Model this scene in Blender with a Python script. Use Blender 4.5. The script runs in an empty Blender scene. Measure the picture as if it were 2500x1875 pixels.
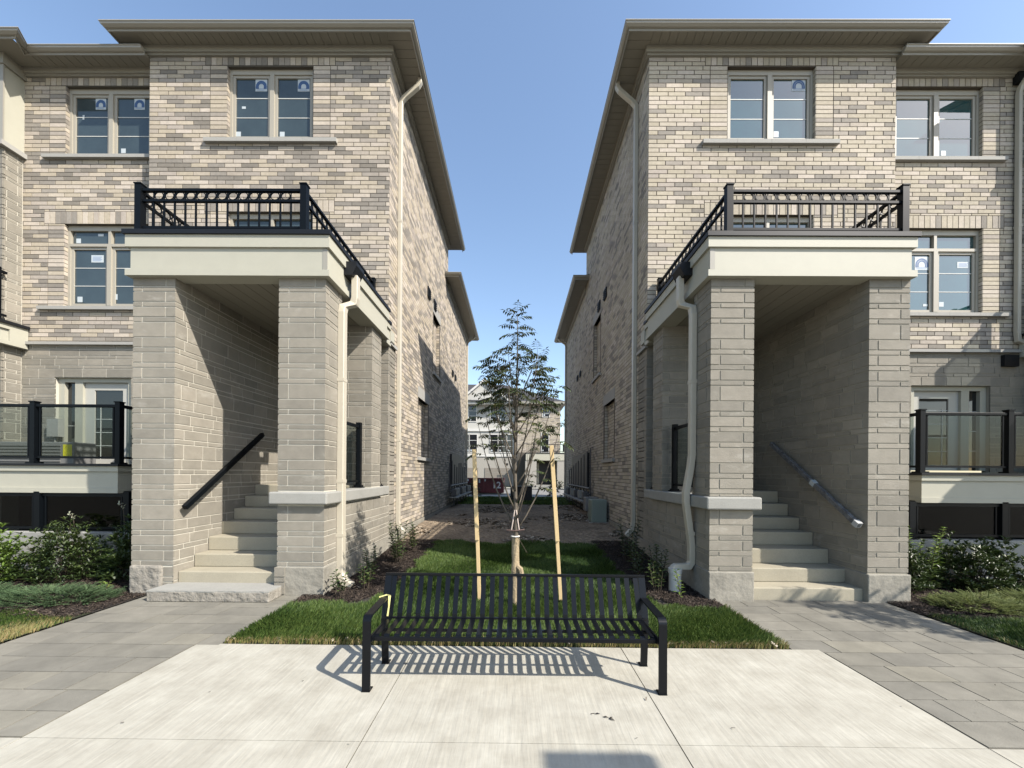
import bpy, bmesh, math, random
import numpy as np
from mathutils import Vector, Matrix
random.seed(7); rng = np.random.default_rng(7)
R = math.radians
scn = bpy.context.scene
COL = scn.collection
# ------------------------------------------------------------------ camera
EYE = 1.7; PSI = .006; ROLL = .0075; FPX = 940.0
cd = bpy.data.cameras.new('camera'); cam = bpy.data.objects.new('camera', cd); COL.objects.link(cam); scn.camera = cam
cd.sensor_width = 36; cd.lens = FPX/2500*36; cd.shift_x = -.00134; cd.shift_y = .08778
cd.clip_start = .05; cd.clip_end = 2000
Fv = Vector((-math.sin(PSI), math.cos(PSI), 0)); R0 = Vector((math.cos(PSI), math.sin(PSI), 0)); U0 = Vector((0, 0, 1))
Rv = R0*math.cos(ROLL)+U0*math.sin(ROLL); Uv = U0*math.cos(ROLL)-R0*math.sin(ROLL)
m = Matrix((Rv, Uv, -Fv)).transposed().to_4x4(); m.translation = Vector((0, 0, EYE)); cam.matrix_world = m
# ------------------------------------------------------------------ sky, sun, exposure
SUNV = Vector((.533, -.327, .565)).normalized()
w = bpy.data.worlds.new('World'); scn.world = w; w.use_nodes = True
nt = w.node_tree; nt.nodes.clear()
sky = nt.nodes.new('ShaderNodeTexSky'); sky.sky_type = 'NISHITA'; sky.sun_disc = False
sky.sun_elevation = math.asin(SUNV.z); sky.sun_rotation = math.atan2(SUNV.x, SUNV.y)
sky.air_density = 1.15; sky.dust_density = 1.1; sky.ozone_density = 1.15; sky.altitude = 100
bgn = nt.nodes.new('ShaderNodeBackground'); bgn.inputs[1].default_value = .148
wo = nt.nodes.new('ShaderNodeOutputWorld')
nt.links.new(sky.outputs[0], bgn.inputs[0]); nt.links.new(bgn.outputs[0], wo.inputs[0])
sd = bpy.data.lights.new('sun', 'SUN'); sd.energy = 5.0; sd.angle = R(.53); sd.color = (1, .935, .85)
so = bpy.data.objects.new('sun', sd); COL.objects.link(so); so.rotation_euler = SUNV.to_track_quat('Z', 'Y').to_euler(); so.location = (20, -12, 22)
scn.view_settings.view_transform = 'Standard'; scn.view_settings.look = 'None'; scn.view_settings.gamma = 1
scn.view_settings.use_curve_mapping = False; scn.view_settings.exposure = .86
scn.cycles.max_bounces = 6; scn.cycles.diffuse_bounces = 1; scn.cycles.transparent_max_bounces = 12

# ------------------------------------------------------------------ materials
KA = .84
def mat(name, col, rough=.8, var=0., vscale=3., col2=None, bump=0., bscale=40., metal=0., spec=.5, stretch=None, fine=0., fscale=60., bdist=.01):
    """noise varied principled material in world coordinates"""
    col = tuple(c*KA for c in col); col2 = tuple(c*KA for c in col2) if col2 else None
    M = bpy.data.materials.new(name); M.use_nodes = True; n = M.node_tree.nodes; l = M.node_tree.links
    b = n['Principled BSDF']; b.inputs['Roughness'].default_value = rough; b.inputs['Metallic'].default_value = metal
    b.inputs['Specular IOR Level'].default_value = spec
    b.inputs['Base Color'].default_value = (*col, 1)
    if var or bump or fine:
        g = n.new('ShaderNodeNewGeometry'); src = g.outputs['Position']
        if stretch:
            mp = n.new('ShaderNodeVectorMath'); mp.operation = 'MULTIPLY'; mp.inputs[1].default_value = stretch
            l.new(src, mp.inputs[0]); st = mp.outputs[0]
        else: st = src
        out = None
        if var:
            t = n.new('ShaderNodeTexNoise'); t.inputs['Scale'].default_value = vscale; t.inputs['Detail'].default_value = 9; t.inputs['Roughness'].default_value = .68
            l.new(src, t.inputs[0])
            r_ = n.new('ShaderNodeMapRange'); r_.inputs[1].default_value = .3; r_.inputs[2].default_value = .7
            l.new(t.outputs[0], r_.inputs[0])
            mx = n.new('ShaderNodeMix'); mx.data_type = 'RGBA'
            c2 = col2 or tuple(c*(1-var) for c in col)
            mx.inputs[6].default_value = (*col, 1); mx.inputs[7].default_value = (*c2, 1)
            l.new(r_.outputs[0], mx.inputs[0]); out = mx.outputs[2]
        if fine:
            t = n.new('ShaderNodeTexNoise'); t.inputs['Scale'].default_value = fscale; t.inputs['Detail'].default_value = 4
            l.new(st, t.inputs[0])
            r_ = n.new('ShaderNodeMapRange'); r_.inputs[1].default_value = .3; r_.inputs[2].default_value = .7
            r_.inputs[3].default_value = 1-fine; r_.inputs[4].default_value = 1+fine
            l.new(t.outputs[0], r_.inputs[0])
            vm = n.new('ShaderNodeVectorMath'); vm.operation = 'SCALE'
            if out: l.new(out, vm.inputs[0])
            else: vm.inputs[0].default_value = col
            l.new(r_.outputs[0], vm.inputs['Scale']); out = vm.outputs[0]
        if out: l.new(out, b.inputs['Base Color'])
        if bump:
            t = n.new('ShaderNodeTexNoise'); t.inputs['Scale'].default_value = bscale; t.inputs['Detail'].default_value = 4
            l.new(st, t.inputs[0]); bp = n.new('ShaderNodeBump'); bp.inputs['Strength'].default_value = bump; bp.inputs['Distance'].default_value = bdist
            l.new(t.outputs[0], bp.inputs['Height']); l.new(bp.outputs[0], b.inputs['Normal'])
    return M
def piece_mat(name, stops, rough=.85, mottling=.12, mscale=14., bump=.25, bscale=60., spec=.35, smear=0.):
    """every brick, stone or slab takes its own colour: object random plus island random through a ramp"""
    stops = [(p, tuple(c*KA for c in q)) for p, q in stops]
    M = bpy.data.materials.new(name); M.use_nodes = True; n = M.node_tree.nodes; l = M.node_tree.links
    b = n['Principled BSDF']; b.inputs['Roughness'].default_value = rough; b.inputs['Specular IOR Level'].default_value = spec
    g = n.new('ShaderNodeNewGeometry'); oi = n.new('ShaderNodeObjectInfo')
    a = n.new('ShaderNodeMath'); a.operation = 'ADD'; l.new(g.outputs['Random Per Island'], a.inputs[0]); l.new(oi.outputs['Random'], a.inputs[1])
    fr = n.new('ShaderNodeMath'); fr.operation = 'FRACT'; l.new(a.outputs[0], fr.inputs[0])
    cr = n.new('ShaderNodeValToRGB'); e = cr.color_ramp.elements
    e[0].position = stops[0][0]; e[0].color = (*stops[0][1], 1); e[1].position = stops[-1][0]; e[1].color = (*stops[-1][1], 1)
    for p, c in stops[1:-1]: q = e.new(p); q.color = (*c, 1)
    l.new(fr.outputs[0], cr.inputs[0])
    t = n.new('ShaderNodeTexNoise'); t.inputs['Scale'].default_value = mscale; t.inputs['Detail'].default_value = 6; t.inputs['Roughness'].default_value = .7
    l.new(g.outputs['Position'], t.inputs[0])
    r_ = n.new('ShaderNodeMapRange'); r_.inputs[1].default_value = .3; r_.inputs[2].default_value = .7; r_.inputs[3].default_value = 1-mottling; r_.inputs[4].default_value = 1+mottling
    l.new(t.outputs[0], r_.inputs[0])
    t3 = n.new('ShaderNodeTexNoise'); t3.inputs['Scale'].default_value = .7; t3.inputs['Detail'].default_value = 3; l.new(g.outputs['Position'], t3.inputs[0])
    r3 = n.new('ShaderNodeMapRange'); r3.inputs[1].default_value = .3; r3.inputs[2].default_value = .7; r3.inputs[3].default_value = .87; r3.inputs[4].default_value = 1.1
    l.new(t3.outputs[0], r3.inputs[0]); mm = n.new('ShaderNodeMath'); mm.operation = 'MULTIPLY'; l.new(r_.outputs[0], mm.inputs[0]); l.new(r3.outputs[0], mm.inputs[1])
    vm = n.new('ShaderNodeVectorMath'); vm.operation = 'SCALE'; l.new(cr.outputs[0], vm.inputs[0]); l.new(mm.outputs[0], vm.inputs['Scale'])
    res = vm.outputs[0]
    if smear:
        mp = n.new('ShaderNodeVectorMath'); mp.operation = 'MULTIPLY'; mp.inputs[1].default_value = (1, 1, 2.2); l.new(g.outputs['Position'], mp.inputs[0])
        ts = n.new('ShaderNodeTexNoise'); ts.inputs['Scale'].default_value = 2.6; ts.inputs['Detail'].default_value = 8; ts.inputs['Roughness'].default_value = .75; l.new(mp.outputs[0], ts.inputs[0])
        rs = n.new('ShaderNodeMapRange'); rs.inputs[1].default_value = .57; rs.inputs[2].default_value = .74; rs.inputs[4].default_value = smear; l.new(ts.outputs[0], rs.inputs[0])
        ms = n.new('ShaderNodeMix'); ms.data_type = 'RGBA'; ms.inputs[7].default_value = (.42, .40, .35, 1); l.new(rs.outputs[0], ms.inputs[0]); l.new(res, ms.inputs[6]); res = ms.outputs[2]
    l.new(res, b.inputs['Base Color'])
    t2 = n.new('ShaderNodeTexNoise'); t2.inputs['Scale'].default_value = bscale; t2.inputs['Detail'].default_value = 5; l.new(g.outputs['Position'], t2.inputs[0])
    bp = n.new('ShaderNodeBump'); bp.inputs['Strength'].default_value = bump; bp.inputs['Distance'].default_value = .01
    l.new(t2.outputs[0], bp.inputs['Height']); l.new(bp.outputs[0], b.inputs['Normal'])
    return M
def clear_glass(name, tint=(.9, .95, .95), refl=.10):
    M = bpy.data.materials.new(name); M.use_nodes = True; n = M.node_tree.nodes; l = M.node_tree.links
    n.remove(n['Principled BSDF']); o = n['Material Output']
    tr = n.new('ShaderNodeBsdfTransparent'); tr.inputs[0].default_value = (*tint, 1)
    gl = n.new('ShaderNodeBsdfGlossy'); gl.inputs['Roughness'].default_value = .02
    lw = n.new('ShaderNodeLayerWeight'); lw.inputs[0].default_value = .5
    pw = n.new('ShaderNodeMath'); pw.operation = 'POWER'; pw.inputs[1].default_value = 4; l.new(lw.outputs['Facing'], pw.inputs[0])
    ad = n.new('ShaderNodeMath'); ad.operation = 'MULTIPLY_ADD'; ad.inputs[1].default_value = .5; ad.inputs[2].default_value = refl*.5; l.new(pw.outputs[0], ad.inputs[0])
    mx = n.new('ShaderNodeMixShader'); l.new(ad.outputs[0], mx.inputs[0]); l.new(tr.outputs[0], mx.inputs[1]); l.new(gl.outputs[0], mx.inputs[2]); l.new(mx.outputs[0], o.inputs[0])
    return M
def window_glass(name, col, ior):
    """dark sealed double glazing"""
    M = mat(name, col, .03, var=.35, vscale=1.3, spec=.5)
    b = M.node_tree.nodes['Principled BSDF']; b.inputs['IOR'].default_value = ior
    n = M.node_tree.nodes; l = M.node_tree.links
    g = n.new('ShaderNodeNewGeometry'); t = n.new('ShaderNodeTexNoise'); t.inputs['Scale'].default_value = 1.6; l.new(g.outputs['Position'], t.inputs[0])
    bp = n.new('ShaderNodeBump'); bp.inputs['Strength'].default_value = .05; bp.inputs['Distance'].default_value = .02
    l.new(t.outputs[0], bp.inputs['Height']); l.new(bp.outputs[0], b.inputs['Normal'])
    return M
C_L = (.53, .463, .388); C_M = (.42, .365, .308); C_D = (.265, .238, .203); C_G = (.31, .278, .236)
M_BRICK_L = piece_mat('brick_mixed', [(0, C_L), (.3, (.47, .405, .31)), (.48, (.43, .37, .28)), (.56, C_M), (.68, C_G), (.82, C_D), (1, (.22, .195, .16))], mscale=16)
M_BRICK_R = piece_mat('brick_cream', [(0, C_L), (.4, (.47, .415, .32)), (.72, (.43, .375, .285)), (.8, C_M), (.86, C_G), (.95, C_D), (1, (.23, .205, .17))], mscale=16)
M_STONE = piece_mat('grey_stone', [(0, (.295, .268, .22)), (.5, (.258, .237, .195)), (1, (.225, .208, .173))], mscale=7, mottling=.11, bump=.4, bscale=110, smear=.5)
M_MORTAR_L = mat('mortar_grey', (.10, .088, .07), .95)
M_MORTAR_R = mat('mortar_brown', (.085, .068, .05), .95)
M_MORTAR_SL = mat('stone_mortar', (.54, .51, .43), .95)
M_MORTAR_SR = mat('shaded_stone_mortar', (.33, .305, .245), .95)  # same mortar as the left row, with the shade darkened into its colour
M_CONC = mat('pale_concrete', (.45, .432, .365), .9, var=.28, vscale=3.4, col2=(.32, .30, .245), bump=.5, bscale=30, stretch=(1, .09, 1), fine=.045, fscale=34)
M_STEP = mat('step_concrete', (.375, .34, .255), .85, var=.15, vscale=3, bump=.2, bscale=60, fine=.06)
M_CAP = mat('cap_concrete', (.33, .325, .295), .85, var=.15, vscale=4, bump=.2, bscale=60, fine=.06)
M_BASE = mat('foundation_concrete', (.32, .30, .25), .95, var=.32, vscale=3.5, bump=.9, bscale=9, fine=.08, bdist=.02)
M_ROCK = mat('rock_face_stone', (.32, .295, .25), .95, var=.42, vscale=9, bump=1.0, bscale=12, bdist=.035)
M_SILL = mat('sill_limestone', (.36, .35, .32), .85, var=.08, vscale=3, fine=.05)
M_TRIM = mat('beige_trim', (.44, .425, .345), .6, var=.06, vscale=5, fine=.03, fscale=180)
M_SOFF = mat('beige_soffit', (.27, .25, .20), .55, var=.08, vscale=2)
M_GUTT = mat('beige_metal', (.33, .31, .26), .38, spec=.6, var=.05, vscale=3)
M_PIPE = mat('cream_metal_pipe', (.52, .475, .38), .38, spec=.55, var=.06, vscale=4)
M_FRAME = mat('taupe_vinyl', (.38, .35, .285), .5)
M_DOOR = mat('pale_door_paint', (.46, .45, .40), .5)
M_BLK = mat('black_powder_coat', (.0028, .0042, .0058), .45, spec=.15)
M_MEMB = mat('black_roof_edge', (.008, .009, .011), .5, spec=.3)
M_DARK = mat('dark_interior', (.015, .014, .013), .9)
M_GLASS_W = window_glass('window_glass', (.028, .085, .088), 2.2)  # right panes: bright cyan sky reflection put into the glass colour
M_GLASS_WL = window_glass('window_glass_dim_sky', (.055, .078, .085), 1.6)  # left panes: dimmer sky reflection put into colour and index
M_GLASS_D = window_glass('door_glass', (.02, .022, .022), 1.6)
M_GLASS_C = clear_glass('clear_glass', (.68, .72, .71), .02)
M_GLASS_K = clear_glass('smoked_glass', (.5, .53, .53), .04)
M_MUNT = mat('white_grille', (.62, .62, .58), .5)
M_WHITE = mat('white_label', (.50, .55, .57), .5)
M_BLUE = mat('blue_print', (.05, .11, .25), .5)
M_PRINT = mat('grey_print', (.25, .33, .48), .5)
M_YEL = mat('yellow_label', (.80, .72, .02), .5)
M_ACG = mat('grey_painted_metal', (.20, .20, .195), .5)
M_ROOF = mat('dark_shingle', (.05, .05, .055), .95, var=.3, vscale=8, fine=.2)

# ------------------------------------------------------------------ mesh helpers
class MB:
    def __init__(s): s.v = []; s.f = []
    def add(s, vs, fs):
        o = len(s.v); s.v.extend([tuple(p) for p in vs]); s.f.extend([tuple(i+o for i in f) for f in fs])
    def box(s, x0, x1, y0, y1, z0, z1):
        x0, x1 = sorted((x0, x1)); y0, y1 = sorted((y0, y1)); z0, z1 = sorted((z0, z1))
        s.add([(x0, y0, z0), (x1, y0, z0), (x1, y1, z0), (x0, y1, z0), (x0, y0, z1), (x1, y0, z1), (x1, y1, z1), (x0, y1, z1)],
              [(0, 3, 2, 1), (4, 5, 6, 7), (0, 1, 5, 4), (1, 2, 6, 5), (2, 3, 7, 6), (3, 0, 4, 7)]); return s
    def bar(s, p, q, a, b, up=(0, 0, 1)):
        """rectangular bar from p to q, a wide across, b thick along 'up'"""
        p = Vector(p); q = Vector(q); d = (q-p).normalized(); up = Vector(up)
        x = d.cross(up)
        if x.length < 1e-4: x = d.cross(Vector((0, 1, 0)))
        x.normalize(); y = x.cross(d).normalized(); vs = []
        for c in (p, q):
            for i, j in ((-1, -1), (1, -1), (1, 1), (-1, 1)): vs.append(c+x*(i*a/2)+y*(j*b/2))
        s.add(vs, [(0, 3, 2, 1), (4, 5, 6, 7), (0, 1, 5, 4), (1, 2, 6, 5), (2, 3, 7, 6), (3, 0, 4, 7)]); return s
    def tube(s, pts, rad, n=8, caps=True):
        pts = [Vector(p) for p in pts]; rs = rad if isinstance(rad, (list, tuple)) else [rad]*len(pts)
        prev = None; rings = []
        for i, p in enumerate(pts):
            d = (pts[min(i+1, len(pts)-1)]-pts[max(i-1, 0)]).normalized()
            if prev is None:
                prev = d.cross(Vector((0, 0, 1)) if abs(d.z) < .9 else Vector((1, 0, 0))).normalized()
            x = (prev-d*prev.dot(d)).normalized(); prev = x; y = d.cross(x)
            rings.append([p+(x*math.cos(2*math.pi*k/n)+y*math.sin(2*math.pi*k/n))*rs[i] for k in range(n)])
        fs = []
        for i in range(len(pts)-1):
            for k in range(n):
                a = i*n+k; b = i*n+(k+1) % n; fs.append((a, b, b+n, a+n))
        if caps: fs.append(tuple(range(n))[::-1]); fs.append(tuple(range((len(pts)-1)*n, len(pts)*n)))
        s.add([q for r_ in rings for q in r_], fs); return s
    def rtube(s, pts, a, b, side):
        """rectangular pipe along pts; 'a' wide along the fixed horizontal vector side, b the other way"""
        pts = [Vector(p) for p in pts]; X = Vector(side).normalized(); vs = []
        for i, p in enumerate(pts):
            d0 = (p-pts[i-1]).normalized() if i else (pts[1]-p).normalized()
            d1 = (pts[i+1]-p).normalized() if i < len(pts)-1 else d0
            d = (d0+d1).normalized(); y = X.cross(d)
            if y.length < 1e-3: y = Vector((0, 0, 1))
            y.normalize(); k = 1/max(.5, d.dot(d0)); x = d.cross(y).normalized()
            for i_, j in ((-1, -1), (1, -1), (1, 1), (-1, 1)): vs.append(p+X*(i_*a/2)+y*(j*b/2*k))
        fs = [(3, 2, 1, 0)]; n = len(pts)
        for i in range(n-1):
            for k in range(4): q = i*4+k; r_ = i*4+(k+1) % 4; fs.append((q, r_, r_+4, q+4))
        fs.append(tuple(range(4*n-4, 4*n))); s.add(vs, fs); return s
    def prism(s, poly, axis, a0, a1):
        """polygon of 2d points extruded along axis ('x' uses (y,z), 'y' uses (x,z), 'z' uses (x,y))"""
        n = len(poly)
        f = {'x': lambda p, a: (a, p[0], p[1]), 'y': lambda p, a: (p[0], a, p[1]), 'z': lambda p, a: (p[0], p[1], a)}[axis]
        s.add([f(p, a0) for p in poly]+[f(p, a1) for p in poly],
              [tuple(range(n))[::-1], tuple(range(n, 2*n))]+[(i, (i+1) % n, (i+1) % n+n, i+n) for i in range(n)]); return s
    def ring(s, c, rx, rz, t, w_, n=16, plane='y'):
        vs = []; fs = []
        for k in range(n):
            a = 2*math.pi*k/n; ca, sa = math.cos(a), math.sin(a)
            for (dr, dd) in ((-t/2, -w_/2), (t/2, -w_/2), (t/2, w_/2), (-t/2, w_/2)):
                u = (rx+dr)*ca; v = (rz+dr)*sa
                vs.append((c[0]+u, c[1]+dd, c[2]+v) if plane == 'y' else (c[0]+dd, c[1]+u, c[2]+v))
            for j in range(4):
                q = k*4+j; r_ = k*4+(j+1) % 4; q2 = ((k+1) % n)*4+j; r2 = ((k+1) % n)*4+(j+1) % 4
                fs.append((q, r_, r2, q2))
        s.add(vs, fs); return s
    def build(s, name, m_, parent=None, bevel=0, seg=2, smooth=False, kind=None):
        me = bpy.data.meshes.new(name); me.from_pydata(s.v, [], s.f); 
        bm = bmesh.new(); bm.from_mesh(me)
        bmesh.ops.recalc_face_normals(bm, faces=bm.faces)
        if bevel: bmesh.ops.bevel(bm, geom=[e for e in bm.edges if e.calc_face_angle(0) > .5], offset=bevel, segments=seg, profile=.5, affect='EDGES')
        bm.to_mesh(me); bm.free()
        if smooth: me.shade_smooth()
        for q in (m_ if isinstance(m_, (list, tuple)) else [m_]): me.materials.append(q)
        return link(name, me, parent, kind)
def link(name, me, parent=None, kind=None):
    o = bpy.data.objects.new(name, me); COL.objects.link(o)
    if parent: o.parent = parent; o.matrix_parent_inverse = PINV.get(parent.name, Matrix())
    if kind: o['kind'] = kind
    return o
PINV = {}
def box(name, m_, parent, *a, **k): return MB().box(*a).build(name, m_, parent, **k)
def fast_mesh(name, V, F, m_, parent=None, kind=None, attr=None):
    """numpy vertices and equal sized faces"""
    me = bpy.data.meshes.new(name); V = np.asarray(V, np.float32); F = np.asarray(F, np.int32); k = F.shape[1]
    me.vertices.add(len(V)); me.vertices.foreach_set('co', V.ravel()); me.loops.add(F.size); me.loops.foreach_set('vertex_index', F.ravel())
    me.polygons.add(len(F)); me.polygons.foreach_set('loop_start', np.arange(0, F.size, k, dtype=np.int32))
    me.update(calc_edges=True); me.validate(); me.shade_flat()
    if attr is not None:
        a = me.attributes.new('tint', 'FLOAT', 'POINT'); a.data.foreach_set('value', np.asarray(attr, np.float32))
    me.materials.append(m_); return link(name, me, parent, kind)
def thing(name, label, cat, loc=(0, 0, 0), group=None, rz=0):
    o = bpy.data.objects.new(name, None); COL.objects.link(o); o.location = loc; o.rotation_euler = (0, 0, rz); o.empty_display_size = .2
    o['label'] = label; o['category'] = cat
    if group: o['group'] = group
    bpy.context.view_layer.update()
    PINV[o.name] = (Matrix.Translation(loc) @ Matrix.Rotation(rz, 4, 'Z')).inverted()   # children are modelled in place, in world coordinates
    return o
def tag(o, label, cat, group=None):
    o['label'] = label; o['category'] = cat
    if group: o['group'] = group
    return o

# ------------------------------------------------------------------ bricks and stones
unit = None
UNIT = {}
def unit_mesh(kind, m_):
    k = (kind, m_.name)
    if k not in UNIT:
        b = MB().box(-.5, .5, -.5, .5, -.5, .5); me = bpy.data.meshes.new(kind); me.from_pydata(b.v, [], b.f); me.materials.append(m_); UNIT[k] = me
    return UNIT[k]
PCS = []      # (house key, kind, material, parent, box)
def clip_course(u0, u1, a, b, holes):
    """free stretches of a course between u0 and u1 outside the holes: (u0, u1, za, zb)"""
    spans = [(u0, u1, a, b)]
    for h0, h1, g0, g1 in holes:
        out = []
        for s0, s1, p, q in spans:
            if h1 <= s0 or h0 >= s1 or g1 <= p+.004 or g0 >= q-.004: out.append((s0, s1, p, q)); continue
            if h0 > s0+.01: out.append((s0, h0, p, q))
            if h1 < s1-.01: out.append((h1, s1, p, q))
            m0, m1 = max(s0, h0), min(s1, h1)
            if g0 > p+.02: out.append((m0, m1, p, g0))
            if g1 < q-.02: out.append((m0, m1, g1, q))
        spans = out
    return spans
BO = [0, .5, .13, .63, .05, .55]
def bricks(hk, parent, m_, plane, pos, sign, u0, u1, z0, z1, holes=(), L=.354, H=.0887, th=.006, J=.016, JZ=.013, zref=10.37, kind='brick', stack=False):
    if plane == 'X': L = min(L, .267)
    k0 = int(math.floor((zref-z1)/H)); k1 = int(math.ceil((zref-z0)/H))
    for k in range(k0, k1):
        zb = zref-(k+1)*H; zt = zb+H
        zb2, zt2 = max(zb, z0), min(zt, z1)
        if zt2-zb2 < .025: continue
        for s0, s1, a, b in clip_course(u0, u1, zb2, zt2, holes):
            if b-a < .025: continue
            if stack: cuts = [s0, s1]
            else:
                st = u0+BO[k % 6]*L; st -= L*math.ceil((st-s0)/L) if st > s0 else 0
                while st+L <= s0+.05: st += L
                cuts = [s0]; q = st+L
                while q < s1-.05: cuts.append(q); q += L
                cuts.append(s1)
            for c0, c1 in zip(cuts[:-1], cuts[1:]):
                if c1-c0 < .03: continue
                e = th+random.uniform(-.0012, .0012)
                A = (c0+J/2, c1-J/2, a+JZ/2, b-JZ/2)
                addp(hk, kind, m_, parent, plane, pos, sign*e, A)
def addp(hk, kind, m_, parent, plane, pos, d, A):
    lo, hi = sorted((pos-.012*math.copysign(1, d), pos+d))
    bx = (A[0], A[1], lo, hi, A[2], A[3]) if plane == 'Y' else (lo, hi, A[0], A[1], A[2], A[3])
    PCS.append((hk, kind, m_, parent, bx, plane, math.copysign(1, d)))
def soldiers(hk, parent, m_, pos, sign, u0, u1, z0, z1, wid=.119, th=.007, J=.0125, plane='Y'):
    n = max(1, round((u1-u0)/wid)); q = (u1-u0)/n
    for i in range(n): addp(hk, 'brick', m_, parent, plane, pos, sign*(th+random.uniform(-.001, .001)), (u0+i*q+J/2, u0+(i+1)*q-J/2, z0+.005, z1-.005))
MODS = [3, 2, 1, 2, 1, 2, 1]
def stones(hk, parent, plane, pos, sign, u0, u1, z0, z1, holes=(), pier=False, ztop=4.40, mod=.0703, th=.007, J=.0165, first=1, Lm=.52, short_at_start=False):
    z = ztop; i = first; r = random.Random(int(abs(pos)*1000)+int(u0*77))
    while z > z0+.03:
        h = MODS[i % 7]*mod; zb = max(z-h, z0); zt = min(z, z1); i += 1
        if zt-zb > .03:
            for s0, s1, a, b in clip_course(u0, u1, zb, zt, holes):
                if b-a < .03: continue
                W = s1-s0; cuts = [s0]
                if pier and W < 1.2:
                    fr = .22 if i % 2 else .77
                    if W < .3: fr = None
                    if fr: cuts.append(s0+W*fr)
                else:
                    q = s0+r.uniform(.15, 1)*Lm
                    while q < s1-.14: cuts.append(q); q += Lm*r.choice([.6, .8, 1, 1.25])
                cuts.append(s1)
                for c0, c1 in zip(cuts[:-1], cuts[1:]):
                    addp(hk, 'stone', M_STONE, parent, plane, pos, sign*(th+r.uniform(-.0008, .0008)), (c0+(J/2 if c0 > s0 else 0), c1-(J/2 if c1 < s1 else 0), a+J/2, b-J/2))
        z -= h
def wall(name, m_, parent, plane, y0, y1, u0, u1, z0, z1, holes=()):
    """solid wall between two parallel planes with rectangular holes"""
    us = sorted({u0, u1, *[h[0] for h in holes], *[h[1] for h in holes]}); zs = sorted({z0, z1, *[h[2] for h in holes], *[h[3] for h in holes]})
    us = [u for u in us if u0 <= u <= u1]; zs = [z for z in zs if z0 <= z <= z1]; b = MB()
    for a, c in zip(us[:-1], us[1:]):
        run = None
        for e, g in zip(zs[:-1], zs[1:]):
            mu, mz = (a+c)/2, (e+g)/2
            if any(h[0] < mu < h[1] and h[2] < mz < h[3] for h in holes):
                if run: b.box(*((a, c, y0, y1) if plane == 'Y' else (y0, y1, a, c)), *run); run = None
            else: run = (run[0] if run else e, g)
        if run: b.box(*((a, c, y0, y1) if plane == 'Y' else (y0, y1, a, c)), *run)
    return b.build(name, m_, parent)
OCC = []
def occluded(c):
    o = Vector((0, 0, EYE)); d = Vector(c)-o
    for b in OCC:
        t0, t1 = 0, .985; ok = True
        for ax in range(3):
            lo, hi = b[2*ax], b[2*ax+1]
            if abs(d[ax]) < 1e-6:
                if not lo < o[ax] < hi: ok = False; break
                continue
            a, e = (lo-o[ax])/d[ax], (hi-o[ax])/d[ax]
            if a > e: a, e = e, a
            t0 = max(t0, a); t1 = min(t1, e)
            if t0 >= t1: ok = False; break
        if ok: return True
    return False
def flush_pieces(limit=300):
    groups = {}
    for p in PCS: groups.setdefault((p[0], p[1]), []).append(p)
    for (hk, kind), ps in groups.items():
        sc = []
        for i, p in enumerate(ps):
            b = p[4]; c = Vector(((b[0]+b[1])/2, (b[2]+b[3])/2, (b[4]+b[5])/2)); d = c-Vector((0, 0, EYE)); D = d.y
            if D < .5: continue
            px = 1259+940*d.x/D; py = 1157-940*d.z/D
            if not (0 < px < 2500 and 0 < py < 1875): continue
            nrm = Vector((0, p[6], 0)) if p[5] == 'Y' else Vector((p[6], 0, 0)); cs = -d.normalized().dot(nrm)
            if cs <= .02: continue
            area = ((b[1]-b[0]) if p[5] == 'Y' else (b[3]-b[2]))*(b[5]-b[4])
            s_ = area*cs/d.length_squared
            sc.append((s_, i))
        sc.sort(reverse=True); chosen = set()
        for s_, i in sc:
            if len(chosen) >= limit: break
            b = ps[i][4]
            if occluded(((b[0]+b[1])/2, (b[2]+b[3])/2 if ps[i][5] == 'Y' else b[2]*.5+b[3]*.5, (b[4]+b[5])/2)): continue
            chosen.add(i)
        rest = {}
        for i, p in enumerate(ps):
            b = p[4]
            if i in chosen:
                o = bpy.data.objects.new(kind, unit_mesh(kind, p[2])); COL.objects.link(o); o.parent = p[3]; o.matrix_parent_inverse = PINV.get(p[3].name, Matrix())
                o.location = ((b[0]+b[1])/2, (b[2]+b[3])/2, (b[4]+b[5])/2); o.scale = (b[1]-b[0], b[3]-b[2], b[5]-b[4])
            else: rest.setdefault((p[3].name, p[2].name), []).append(p)
        for (pn, mn), qs in rest.items():
            B = np.array([q[4] for q in qs], np.float32); n = len(B)
            idx = [(0, 2, 4), (1, 2, 4), (1, 3, 4), (0, 3, 4), (0, 2, 5), (1, 2, 5), (1, 3, 5), (0, 3, 5)]
            V = np.stack([B[:, list(t)] for t in idx], 1).reshape(-1, 3)
            f = np.array([(0, 3, 2, 1), (4, 5, 6, 7), (0, 1, 5, 4), (1, 2, 6, 5), (2, 3, 7, 6), (3, 0, 4, 7)])
            Fc = (f[None]+8*np.arange(n)[:, None, None]).reshape(-1, 4)
            fast_mesh({'brick': 'brickwork', 'stone': 'stonework'}[kind], V, Fc, qs[0][2], qs[0][3], 'stuff')
    PCS.clear()

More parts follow.
